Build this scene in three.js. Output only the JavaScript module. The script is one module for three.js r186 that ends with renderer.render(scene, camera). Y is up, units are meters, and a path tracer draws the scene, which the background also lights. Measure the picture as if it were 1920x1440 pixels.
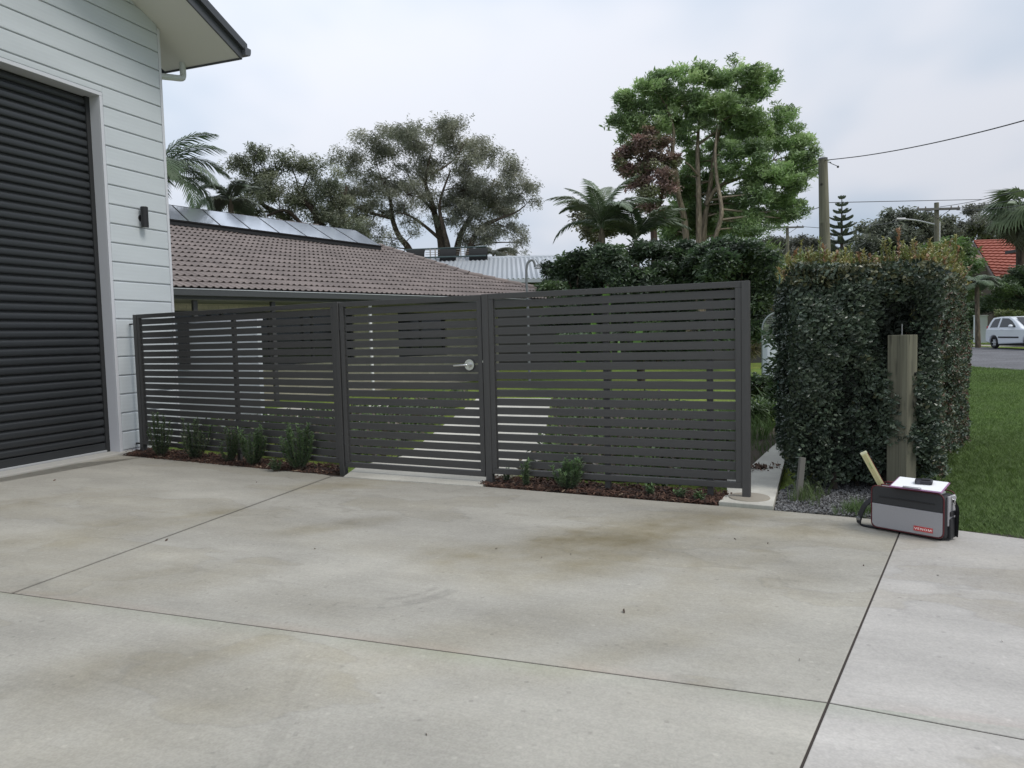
import * as THREE from 'three';
import { mergeGeometries } from 'three/addons/utils/BufferGeometryUtils.js';
import { RoundedBoxGeometry } from 'three/addons/geometries/RoundedBoxGeometry.js';

// ───────────────────────── camera, sky, sun, exposure ─────────────────────────
const F_PX = 1390, EYE = 1.4, PITCH = 3.70 * Math.PI / 180, ROLL = 1.42 * Math.PI / 180;
const scene = new THREE.Scene();
const camera = new THREE.PerspectiveCamera(2 * Math.atan(720 / F_PX) * 180 / Math.PI, 4 / 3, 0.1, 1500);
camera.rotation.order = 'YXZ';
camera.position.set(0, EYE, 0);
camera.rotation.set(-PITCH, 0, -ROLL);
const renderer = new THREE.WebGLRenderer({ antialias: true });
renderer.toneMapping = THREE.LinearToneMapping;
renderer.toneMappingExposure = 1.14;
renderer.shadowMap.enabled = true;
const SUN_DIR = new THREE.Vector3(0.62, 0.95, 0.35).normalize();
const sun = new THREE.DirectionalLight(new THREE.Color(1.0, 0.96, 0.90), 1.5);
sun.position.copy(SUN_DIR).multiplyScalar(80); sun.castShadow = true; sun.shadow.radius = 40;
Object.assign(sun.shadow.camera, { left: -60, right: 60, top: 60, bottom: -60, near: 1, far: 250 });
sun.shadow.mapSize.set(2048, 2048);
scene.add(sun); scene.add(sun.target);

// seeded randomness and value noise
function mulberry(a) { return () => { a = (a + 0x6d2b79f5) | 0; let t = Math.imul(a ^ (a >>> 15), 1 | a); t = (t + Math.imul(t ^ (t >>> 7), 61 | t)) ^ t; return ((t ^ (t >>> 14)) >>> 0) / 4294967296; }; }
let rnd = mulberry(11);
const rr = (a, b) => a + (b - a) * rnd(), gauss = () => (rnd() + rnd() + rnd() + rnd() - 2) * 1.0;
const HASH = new Float32Array(65536); { const q = mulberry(5); for (let i = 0; i < 65536; i++) HASH[i] = q(); }
function vn(x, y, per = 256) {
  const ix = Math.floor(x), iy = Math.floor(y); let fx = x - ix, fy = y - iy; fx = fx * fx * (3 - 2 * fx); fy = fy * fy * (3 - 2 * fy);
  const m = (v) => ((v % per) + per) % per, x0 = m(ix), x1 = m(ix + 1), y0 = m(iy) * 256, y1 = m(iy + 1) * 256;
  const a = HASH[(x0 + y0) & 65535], b = HASH[(x1 + y0) & 65535], c = HASH[(x0 + y1) & 65535], d = HASH[(x1 + y1) & 65535];
  return a + (b - a) * fx + (c - a + (a - b - c + d) * fx) * fy;
}
function fbm(x, y, oct = 4, per = 256) { let s = 0, a = .5, n = 0; for (let i = 0; i < oct; i++) { s += a * vn(x, y, per); n += a; x *= 2; y *= 2; per = Math.min(256, per * 2); a *= .5; } return s / n; }
const sstep = (a, b, x) => { const t = Math.min(1, Math.max(0, (x - a) / (b - a))); return t * t * (3 - 2 * t); };

// the overcast sky: soft cloud sheets, a little brighter towards the zenith
{
  const W = 1024, H = 512, data = new Float32Array(W * H * 4);
  for (let j = 0; j < H; j++) for (let i = 0; i < W; i++) {
    const el = ((j + .5) / H - .5) * Math.PI, az = ((i + .5) / W - .5) * 2 * Math.PI, y = Math.sin(el), c = Math.cos(el), x = Math.cos(az) * c, z = Math.sin(az) * c;
    const yy = Math.max(0, y), k = 1 / (yy + .22), px = x * k * 1.15 + 7.3, pz = z * k * 1.15 + 3.1;
    let n = fbm(px, pz, 5) * .62 + fbm(px * 2.3 + 9, pz * 1.3 + 4, 4) * .38;
    const cl = sstep(.34, .66, n);
    const side = .5 + .5 * (x * -.22 + z * -.975) / Math.max(.05, c), glow = Math.pow(side, 14) * sstep(-.1, .35, y);
    const lum = (0.55 + 0.42 * Math.pow(yy, .9)) * (0.85 + 0.17 * cl) * (1 - .10 * x) + .07 * glow;
    let R = lum * (0.80 + .19 * cl), G = lum * (0.955 + .075 * cl), B = lum * (1.16 - .03 * cl);
    if (y < 0) { const t = sstep(0, -.15, y); R = R * (1 - t) + .26 * t; G = G * (1 - t) + .27 * t; B = B * (1 - t) + .24 * t; }
    const o = (j * W + i) * 4; data[o] = R; data[o + 1] = G; data[o + 2] = B; data[o + 3] = 1;
  }
  const t = new THREE.DataTexture(data, W, H, THREE.RGBAFormat, THREE.FloatType);
  t.mapping = THREE.EquirectangularReflectionMapping; t.magFilter = t.minFilter = THREE.LinearFilter; t.wrapS = THREE.RepeatWrapping; t.needsUpdate = true;
  scene.background = t; scene.environment = t;
}

// ───────────────────────── placing by surveyed sight lines ─────────────────────────
const V = (x, y, z) => new THREE.Vector3(x, y, z);
camera.updateMatrixWorld(true);
const CX = new THREE.Vector3(), CY = new THREE.Vector3(), CZ = new THREE.Vector3(); camera.matrixWorld.extractBasis(CX, CY, CZ);
function ray(px, py) { return V(0, 0, 0).addScaledVector(CZ, -1).addScaledVector(CX, (px - 960) / F_PX).addScaledVector(CY, -(py - 720) / F_PX); }
function at(px, py, depth) { const d = ray(px, py); return d.multiplyScalar(depth / -d.z).add(camera.position); }     // a point at a given distance
function gnd(px, py, Y = 0) { const d = ray(px, py); return d.multiplyScalar((Y - EYE) / d.y).add(camera.position); }   // a point on level ground
const terrain = (z) => { const d = -z; return d < 10 ? 0 : Math.min(0.0105 * (d - 10), .55); };

// ───────────────────────── naming helpers ─────────────────────────
const used = new Map();
function numbered(n) { const k = used.get(n) ?? 0; used.set(n, k + 1); return k ? `${n}_${String(k).padStart(3, '0')}` : n; }
function tag(o, label, category, group, kind) { o.userData.label = label; if (category) o.userData.category = category; if (group) o.userData.group = group; if (kind) o.userData.kind = kind; return o; }
function thing(name, label, category, pos = [0, 0, 0], turn = 0, group) {
  const o = new THREE.Group(); o.name = numbered(name); o.position.set(...(pos.isVector3 ? pos.toArray() : pos)); o.rotation.y = turn; scene.add(o);
  return tag(o, label, category, group);
}
function part(name, geo, mat, parent) {
  const m = new THREE.Mesh(Array.isArray(geo) ? mg(geo) : geo, mat); m.castShadow = m.receiveShadow = true;
  m.name = parent ? name : numbered(name); (parent || scene).add(m); return m;
}
function struct(name, geo, mat, label) { const m = part(name, geo, mat); return tag(m, label, null, null, 'structure'); }
function mg(list) {
  const l = list.map((g) => { const q = g.index ? g.toNonIndexed() : g; for (const k of Object.keys(q.attributes)) if (!['position', 'normal', 'uv'].includes(k)) q.deleteAttribute(k); if (!q.attributes.uv) q.setAttribute('uv', new THREE.BufferAttribute(new Float32Array(q.attributes.position.count * 2), 2)); return q; });
  return mergeGeometries(l);
}
function bx(w, h, d, x = 0, y = 0, z = 0, r = 0) { const g = r ? new RoundedBoxGeometry(w, h, d, 2, r) : new THREE.BoxGeometry(w, h, d); g.translate(x, y, z); return g; }
function cyl(r0, r1, h, x, y, z, seg = 14) { const g = new THREE.CylinderGeometry(r1, r0, h, seg); g.translate(x, y + h / 2, z); return g; }
function poly(pts, h = 0.01, bevel = 0) {   // horizontal slab from [x,z] points; top face at y = 0
  const s = new THREE.Shape(pts.map(([x, z]) => new THREE.Vector2(x, -z)));
  const g = new THREE.ExtrudeGeometry(s, { depth: h - bevel, bevelEnabled: bevel > 0, bevelThickness: bevel, bevelSize: bevel, bevelOffset: -bevel, bevelSegments: 2 });
  g.rotateX(-Math.PI / 2); g.translate(0, -h + (bevel > 0 ? 0 : 0), 0); return g;
}
// tapered tube through points
function tube(pts, radii, rs = 7, steps = 0, close = true) {
  const curve = pts.length > 2 ? new THREE.CatmullRomCurve3(pts, false, 'centripetal') : new THREE.LineCurve3(pts[0], pts[1]);
  const n = steps || Math.max(2, (pts.length - 1) * 4), pos = [], nor = [], uv = [], idx = [];
  let N = null, prevT = null;
  for (let i = 0; i <= n; i++) {
    const t = i / n, p = curve.getPoint(t), T = curve.getTangent(t).normalize();
    if (!N) { N = Math.abs(T.y) < .9 ? V(0, 1, 0) : V(1, 0, 0); } N = N.clone().addScaledVector(T, -N.dot(T)).normalize(); const B = T.clone().cross(N);
    const f = t * (radii.length - 1), k = Math.min(radii.length - 2, Math.floor(f)), r = radii.length === 1 ? radii[0] : radii[k] + (radii[k + 1] - radii[k]) * (f - k);
    for (let j = 0; j <= rs; j++) { const a = j / rs * Math.PI * 2, d = N.clone().multiplyScalar(Math.cos(a)).addScaledVector(B, Math.sin(a)); pos.push(p.x + d.x * r, p.y + d.y * r, p.z + d.z * r); nor.push(d.x, d.y, d.z); uv.push(j / rs, t * n * .3); }
  }
  for (let i = 0; i < n; i++) for (let j = 0; j < rs; j++) { const a = i * (rs + 1) + j, b = a + rs + 1; idx.push(a, a + 1, b, b, a + 1, b + 1); }
  if (close) for (const e of [0, n]) { const c = pos.length / 3, p = curve.getPoint(e / n), T = curve.getTangent(e / n); if (!e) T.negate(); pos.push(p.x, p.y, p.z); nor.push(T.x, T.y, T.z); uv.push(.5, .5); for (let j = 0; j < rs; j++) { const a = e * (rs + 1) + j; e ? idx.push(c, a + 1, a) : idx.push(c, a, a + 1); } }
  const g = new THREE.BufferGeometry(); g.setAttribute('position', new THREE.Float32BufferAttribute(pos, 3)); g.setAttribute('normal', new THREE.Float32BufferAttribute(nor, 3)); g.setAttribute('uv', new THREE.Float32BufferAttribute(uv, 2)); g.setIndex(idx); return g;
}
function tris(pos, uvs) { const g = new THREE.BufferGeometry(); g.setAttribute('position', new THREE.Float32BufferAttribute(pos, 3)); g.setAttribute('uv', new THREE.Float32BufferAttribute(uvs || new Array(pos.length / 3 * 2).fill(0), 2)); g.computeVertexNormals(); return g; }
function quad(a, b, c, d) { return tris([...a.toArray(), ...b.toArray(), ...c.toArray(), ...a.toArray(), ...c.toArray(), ...d.toArray()], [0, 0, 1, 0, 1, 1, 0, 0, 1, 1, 0, 1]); }

// ───────────────────────── textures and materials ─────────────────────────
function tex(w, h, fn, srgb = true) {
  const d = new Uint8Array(w * h * 4);
  for (let j = 0; j < h; j++) for (let i = 0; i < w; i++) { const c = fn(i / w, j / h), o = (j * w + i) * 4; d[o] = Math.max(0, Math.min(255, c[0])); d[o + 1] = Math.max(0, Math.min(255, c[1])); d[o + 2] = Math.max(0, Math.min(255, c[2])); d[o + 3] = 255; }
  const t = new THREE.DataTexture(d, w, h); t.magFilter = THREE.LinearFilter; t.minFilter = THREE.LinearFilter; t.wrapS = t.wrapT = THREE.RepeatWrapping; if (srgb) t.colorSpace = THREE.SRGBColorSpace; t.needsUpdate = true; return t;
}
const lin = (r, g, b) => new THREE.Color().setRGB(r, g, b);
function mat(r, g, b, rough = .8, metal = 0, extra = {}) { return new THREE.MeshStandardMaterial({ color: lin(r, g, b), roughness: rough, metalness: metal, ...extra }); }
const grain = tex(512, 512, (u, v) => { const n = fbm(u * 64, v * 64, 3, 64) * 170 + fbm(u * 8, v * 8, 3, 8) * 85; return [n, n, n]; }, false);
function rep(t, x, y = x) { const c = t.clone(); c.repeat.set(x, y); c.needsUpdate = true; return c; }

// concrete: x -7..5, z -10.5..1.5 on one 2048 sheet, with stains where the slab has them
const stains = [[1080, 1030, 1.0, .5, .30], [230, 990, 1.3, .45, .22], [700, 900, 1.5, .3, .2], [390, 963, .3, .12, .3], [1250, 985, 1.6, .35, .26], [640, 985, .5, .15, .2], [860, 1195, .9, .3, .14], [1350, 1110, .7, .25, .12], [300, 1090, .6, .25, .16], [1180, 1220, .8, .15, .16], [60, 940, .8, .3, .15], [1000, 1080, .5, .3, .2], [220, 1250, .6, .25, .12], [430, 1215, .5, .15, .12], [1480, 1000, .7, .2, .15], [1400, 1050, .4, .12, .15]].map(([x, y, a, b, k]) => { const p = gnd(x, y); return [p.x, p.z, a, b, k]; });
const pale = [[640, 1065, .35, .18, .32], [1300, 1090, .5, .2, .22], [800, 1060, .25, .1, .2], [1460, 1150, .5, .3, .16], [350, 1040, .6, .2, .14], [520, 1370, .5, .25, .14], [1650, 1080, .5, .4, .12], [100, 1390, .4, .3, .16], [1050, 1410, .4, .2, .12]].map(([x, y, a, b, k]) => { const p = gnd(x, y); return [p.x, p.z, a, b, k]; });
const J1a = gnd(22, 1112), J1b = gnd(1553, 1317), J1c = gnd(1920, 1386), J2b = gnd(620, 893), J3a = gnd(1684, 1005), J3b = gnd(1502, 1440);
const arcC = gnd(730, 1085);
const concreteT = tex(2048, 2048, (u, v) => {
  const x = -7 + u * 12, z = -10.5 + v * 12;
  const xr = x * .92 + z * .39, zr = -x * .39 + z * .92;   // weathering drawn out along the slab
  const right = (x - J3a.x) - (z - J3a.z) * (J3b.x - J3a.x) / (J3b.z - J3a.z), low = z - (J1a.z + (J1b.z - J1a.z) * (x - J1a.x) / (J1b.x - J1a.x));
  let k = (right > 0 ? 171 : low > 0 ? 162 : 158) + (fbm(xr * .55 + 20, zr * 1.5 + 20, 5) - .5) * 32 + (fbm(xr * 2.2, zr * 4.5, 4) - .5) * 22 + (vn(x * 70, z * 70) - .5) * 7 + (HASH[((u * 2048) | 0) * 37 + ((v * 2048) | 0) * 7919 & 65535] - .5) * 13 + (vn(xr * 6, zr * 160) - .5) * 5;
  { const pit = HASH[((Math.floor(x * 60) & 255) + (Math.floor(z * 60) & 255) * 256) & 65535]; if (pit > .992) k -= 16 * (pit - .992) / .008; else if (pit < .004) k += 10; }
  let brown = sstep(.5, .72, fbm(xr * .8 + 60, zr * 1.6 + 31, 4)) * .085;
  const wob = (fbm(x * 1.6 + 3, z * 1.6 + 8, 4) - .5);
  for (const [sx, sz, a, b, w] of stains) { const dx = (x - sx), dz = (z - sz), p = (dx * .9 - dz * .43) / a, q = (dx * .43 + dz * .9) / b, r = Math.sqrt(p * p + q * q) + wob * 1.3; if (r < 1.4) brown += w * (1 - sstep(.2, 1.4, r)); }
  for (const [sx, sz, a, b, w] of pale) { const dx = (x - sx), dz = (z - sz), p = (dx * .9 - dz * .43) / a, q = (dx * .43 + dz * .9) / b, r = Math.sqrt(p * p + q * q) + wob * 1.2; if (r < 1.4) k += w * 34 * (1 - sstep(.1, 1.4, r)); }
  const j = (z - (J1a.z + (J1b.z - J1a.z) * (x - J1a.x) / (J1b.x - J1a.x)));       // algae and rust along the joint
  let green = 0, red = 0; if (j > 0 && j < .14) green = (1 - j / .14) * .15 * fbm(x * 3, 5, 3) * 1.6; if (j < 0 && j > -.1) red = (1 + j / .1) * .16 * sstep(.35, .7, fbm(x * 2 + 9, 3, 3) + .12);
  const dx = x - arcC.x, dz = z - arcC.z, rad = Math.hypot(dx, dz), ang = Math.atan2(dz, dx);   // tyre scuffs
  for (const R of [.34, .42, .46]) if (Math.abs(rad - R) < .03 && ang > .5 && ang < 2.1) k -= 15 * (1 - Math.abs(rad - R) / .03) * sstep(.3, .7, fbm(x * 14, z * 14, 2) + .1);
  if (Math.abs(x + .83 - (z + 2.6) * .16) < .09 && z > -3.3) k -= 5 * sstep(.35, .6, fbm(x * 40, z * 2, 2));
  { const n1 = fbm(xr * .9 + 13, zr * 1.7 + 47, 5), n2 = fbm(xr * .7 + 33, zr * 1.1 + 7, 5); k -= 7 * Math.exp(-(((n1 - .56) / .010) ** 2)) + 5 * Math.exp(-(((n2 - .42) / .008) ** 2)); brown += .10 * sstep(.555, .575, n1); }
  { const jx = J2b.x - J1a.x, jz = J2b.z - J1a.z, jl = Math.hypot(jx, jz), dj = Math.abs((x - J1a.x) * jz - (z - J1a.z) * jx) / jl; if (low < 0 && dj < .05) { k -= 46 * Math.exp(-((dj / .011) ** 2)) + 7 * (1 - dj / .05) * fbm(x * 6, z * 6, 3); } }
  const bb = Math.min(.75, brown * 1.2);
  const sp = fbm(x * 7 + 4, z * 9 + 2, 4) * 1.0 + .35;
  return [k * (1 - bb * .27 * sp - green * .30 + red * .02), k * .978 * (1 - bb * .32 * sp - green * .16 - red * .14), k * (right > 0 ? .945 : .918) * (1 - bb * .46 * sp - green * .34 - red * .18)];
});
const concreteM = new THREE.MeshStandardMaterial({ map: concreteT, roughness: .82, bumpMap: rep(grain, 9), bumpScale: .0016 });
const paleConcreteT = tex(512, 512, (u, v) => { const k = 186 + (fbm(u * 6, v * 6, 5, 6) - .5) * 44 + (vn(u * 200, v * 200, 200) - .5) * 12; return [k, k * .985, k * .93]; });
const paleConcreteM = new THREE.MeshStandardMaterial({ map: rep(paleConcreteT, .5), roughness: .85, bumpMap: rep(grain, 1), bumpScale: .002 });
function worldUV(g, x0, z0, s, sz = s) { const p = g.attributes.position, uv = new Float32Array(p.count * 2); for (let i = 0; i < p.count; i++) { uv[2 * i] = (p.getX(i) - x0) / s; uv[2 * i + 1] = (p.getZ(i) - z0) / sz; } g.setAttribute('uv', new THREE.BufferAttribute(uv, 2)); return g; }

const boardT = tex(512, 256, (u, v) => { const k = 205 + (fbm(u * 4, v * 8, 4, 4) - .5) * 12 + (fbm(u * 3, v * 64, 2, 3) - .5) * 5; return [k * .962, k * .99, k * 1.005]; });
const wallWhite = new THREE.MeshStandardMaterial({ map: boardT, roughness: .62, bumpMap: rep(grain, 3), bumpScale: .0006 });
const trimWhite = mat(.60, .61, .64, .5);
const soffitM = mat(.66, .65, .61, .8);
const fenceT = tex(256, 256, (u, v) => { const k = 70 + (fbm(u * 40, v * 40, 3, 40) - .5) * 10 + (fbm(u * 3, v * 3, 3, 3) - .5) * 8; return [k * 1.01, k, k * .985]; });
const fenceM = new THREE.MeshStandardMaterial({ map: fenceT, roughness: .52, metalness: .0, bumpMap: rep(grain, 6), bumpScale: .0004 });
const doorM = new THREE.MeshStandardMaterial({ color: lin(.030, .033, .036), roughness: .4, bumpMap: rep(grain, 2), bumpScale: .0003 });
const doorDark = mat(.02, .021, .022, .6);
const steel = mat(.62, .62, .60, .28, 1);
const blackM = mat(.012, .012, .013, .5);
const darkTrim = mat(.070, .074, .082, .5);

// ───────────────────────── ground, lawn, road ─────────────────────────
const grassT = tex(1024, 1024, (u, v) => {
  const n = fbm(u * 12, v * 12, 4, 12), m = fbm(u * 160, v * 160, 2, 160), p = fbm(u * 4 + 3, v * 4, 3, 4);
  const k = .62 + n * .4 + (m - .5) * .7; return [108 * k + p * 28, 140 * k + p * 8, 54 * k];
});
const grassM = new THREE.MeshStandardMaterial({ map: rep(grassT, 1), roughness: .95, bumpMap: rep(grain, 3), bumpScale: .02 });
{
  const g = new THREE.PlaneGeometry(900, 900, 150, 300); g.rotateX(-Math.PI / 2);
  const p = g.attributes.position; for (let i = 0; i < p.count; i++) { const z = p.getZ(i); p.setY(i, terrain(z) - .06); }
  g.computeVertexNormals(); worldUV(g, 0, 0, 3); struct('ground', g, grassM, 'green grassy ground running under gardens and houses to the horizon');
}
// the front lawn to the right, beyond the driveway edge
const eA = gnd(1455, 957), eB = gnd(1625, 972), eC = gnd(1790, 993), eD = gnd(1920, 1010);
const eDir = eD.clone().sub(eB).normalize(), eE = eD.clone().addScaledVector(eDir, 9);
const roadAway = V(Math.sin(.07), 0, -Math.cos(.07)), roadP = V(14.0, 0, -22.2);
const roadAt = (z, off = 0) => roadP.x + (roadP.z - z) / -roadAway.z * -roadAway.x + off;
function strip(z0, z1, xl, xr, dy, step = 1.5) {   // a sheet lying on the terrain between two x(z) edges
  const pos = [], n = Math.ceil(Math.abs(z1 - z0) / step), uv = [];
  for (let i = 0; i < n; i++) { const a = z0 + (z1 - z0) * i / n, b = z0 + (z1 - z0) * (i + 1) / n, q = [[xl(a), a], [xr(a), a], [xr(b), b], [xl(b), b]]; for (const k of [0, 1, 2, 0, 2, 3]) { pos.push(q[k][0], terrain(q[k][1]) + dy, q[k][1]); uv.push(q[k][0] / 3, q[k][1] / 3); } }
  return tris(pos, uv);
}
const lawnL = (z) => z > -6.2 ? eC.x + (z - eC.z) * (eB.x - eC.x) / (eB.z - eC.z) : 3.3 + (-6.2 - z) * .55;
const asphaltT = tex(512, 512, (u, v) => { const k = 96 + (fbm(u * 90, v * 90, 2, 90) - .5) * 60 + (fbm(u * 5, v * 5, 4, 5) - .5) * 26; return [k, k, k * 1.03]; });
const asphaltM = new THREE.MeshStandardMaterial({ map: rep(asphaltT, 1), roughness: .9 });
struct('lawn', strip(eE.z + 1.5, -44, (z) => { if (z > eC.z) { return eC.x + (z - eC.z) * eDir.x / eDir.z; } return lawnL(z); }, (z) => Math.max(roadAt(z), eE.x), -.03), grassM, 'mown green lawn between the driveway, the clipped hedge and the road');
struct('road', strip(20, -120, (z) => roadAt(z), (z) => roadAt(z, 10.2), .0), asphaltM, 'grey asphalt street passing beyond the lawn on the right');
struct('kerb', strip(20, -120, (z) => roadAt(z, 10.2), (z) => roadAt(z, 11.4), .06), mat(.34, .32, .27, .9), 'pale concrete kerb along the far side of the street');

// ───────────────────────── driveway ─────────────────────────
const dw = new THREE.Group(); dw.name = numbered('driveway'); scene.add(dw); tag(dw, 'weathered grey concrete driveway of jointed slabs in front of the slat fence', null, null, 'structure');
{
  const wl = (p) => [p.x, p.z], m1 = gnd(605, 889), m0 = gnd(270, 857), g1 = gnd(905, 912), m2 = gnd(1345, 948), wB = gnd(206, 852.5), wA = gnd(0, 890);
  const lp = (a, b, t) => [a[0] + (b[0] - a[0]) * t, a[1] + (b[1] - a[1]) * t];
  const isect = (a, b, c, d) => { const r = [b[0] - a[0], b[1] - a[1]], s = [d[0] - c[0], d[1] - c[1]], den = r[0] * s[1] - r[1] * s[0], t = ((c[0] - a[0]) * s[1] - (c[1] - a[1]) * s[0]) / den; return [a[0] + r[0] * t, a[1] + r[1] * t]; };
  const A = wl(J1a), B = wl(J1b), C = wl(J1c), T2 = wl(J2b), T3 = lp(wl(J3a), wl(J3b), -.12), N3 = lp(wl(J3a), wl(J3b), 3.2), farC = lp(B, C, 9), farA = lp(A, B, -1.6), top2 = [T2[0] + .02, T2[1]];
  const edge3 = isect(wl(J3a), wl(J3b), wl(eB), wl(eC)), wallBase = [wl(wA)[0] + (wl(wA)[0] - wl(wB)[0]) * 3.5, wl(wA)[1] + (wl(wA)[1] - wl(wB)[1]) * 3.5];
  const shrink = (pts, d) => {   // move every side inwards by d: the open joint
    const n = pts.length; let ar = 0; for (let i = 0; i < n; i++) { const a = pts[i], b = pts[(i + 1) % n]; ar += a[0] * b[1] - b[0] * a[1]; } const sg = ar > 0 ? 1 : -1;
    const off = pts.map((a, i) => { const b = pts[(i + 1) % n], l = Math.hypot(b[0] - a[0], b[1] - a[1]), nx = -(b[1] - a[1]) / l * sg * d, ny = (b[0] - a[0]) / l * sg * d; return [[a[0] + nx, a[1] + ny], [b[0] + nx, b[1] + ny]]; });
    return pts.map((_, i) => { const p = off[(i + n - 1) % n], q = off[i], dd = (p[1][0] - p[0][0]) * (q[1][1] - q[0][1]) - (p[1][1] - p[0][1]) * (q[1][0] - q[0][0]); return Math.abs(dd) < 1e-6 ? q[0] : isect(p[0], p[1], q[0], q[1]); });
  };
  const slabs = [
    [wl(wB), wl(m0), wl(m1), top2, A, farA, wallBase],
    [top2, wl(g1), wl(m2), wl(eA), wl(eB), edge3, B, A],
    [edge3, wl(eC), wl(eD), [eE.x, eE.z], farC, C, B],
    [farA, A, B, N3, [-9, 6]],
    [B, C, farC, [9, 6], N3],
  ];
  for (const s of slabs) { const g = poly(shrink(s, .0044), .1, .004); worldUV(g, -7, -10.5, 12); part('slab', g, concreteM, dw); }
  part('joint_bed', worldUV(poly([[-9, 6], [9, 6], [9, -2], wl(eC), wl(eB), wl(eA), wl(g1), wl(m1), wl(m0), wl(wB), wallBase].map(([x, z]) => [x, z]), .02), 0, 0, 1).translate(0, -.0035, 0), mat(.040, .032, .027, 1), dw);
}
// gate threshold slab, path behind the gate, garden kerb slab beside the hedge
{
  const a = gnd(640, 896), b = gnd(907, 914), c = V(-.12, 0, -7.35), e = V(-1.72, 0, -8.15);
  const p = new THREE.Group(); p.name = numbered('garden_path'); scene.add(p); tag(p, 'pale concrete path leading through the gate into the garden', null, null, 'structure');
  const f1 = gnd(895, 747), f2 = gnd(1033, 748);
  part('threshold_slab', worldUV(poly([[a.x + .02, a.z - .02], [b.x - .02, b.z - .02], [c.x, c.z], [e.x, e.z]], .1, .004), 0, 0, 1).translate(0, .012, 0), paleConcreteM, p);
  part('slab', worldUV(poly([[e.x, e.z - .01], [c.x, c.z - .01], [.3, -8.24], [f2.x, f2.z], [f1.x, f1.z], [-1.29, -8.8]], .1, .004), 0, 0, 1).translate(0, .010, 0), paleConcreteM, p);
  const q = new THREE.Group(); q.name = numbered('mowing_strip'); scene.add(q); tag(q, 'narrow pale concrete strip beside the hedge, ending at the driveway', null, null, 'structure');
  const s0 = gnd(1345, 946), s1 = gnd(1452, 955), t1 = gnd(1482, 826), t0 = gnd(1463, 826), h0 = gnd(1376, 929), k0 = gnd(1408, 880);
  part('slab', worldUV(poly([[s0.x + .02, s0.z - .03], [s1.x, s1.z - .03], [t1.x, t1.z], [t0.x, t0.z], [k0.x - .02, k0.z], [k0.x - .28, k0.z + .14], [h0.x - .06, h0.z]], .12, .006), 0, 0, 1).translate(0, .02, 0), paleConcreteM, q);
  // patio and white rendered wall behind the fence, on the left
  struct('patio', worldUV(poly([[-8.3, -12.2], [-4.9, -10.9], [-2.6, -12.2], [-1.1, -15.0], [3.0, -20.3], [2.0, -21.4], [-6.4, -14.4]], .1), 0, 0, 1).translate(0, .0, 0), paleConcreteM, 'pale concrete patio along the front of the brick house');
}

// ───────────────────────── garage ─────────────────────────
const GD = V(.339, 0, -.941).normalize(), GN = V(.941, 0, .339).normalize(), COR = V(-4.765, 0, -10.56);
const garage = thing('garage', 'tall white weatherboard garage with a dark roller door on the left', 'garage', COR, Math.atan2(GN.x, GN.z));
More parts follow.
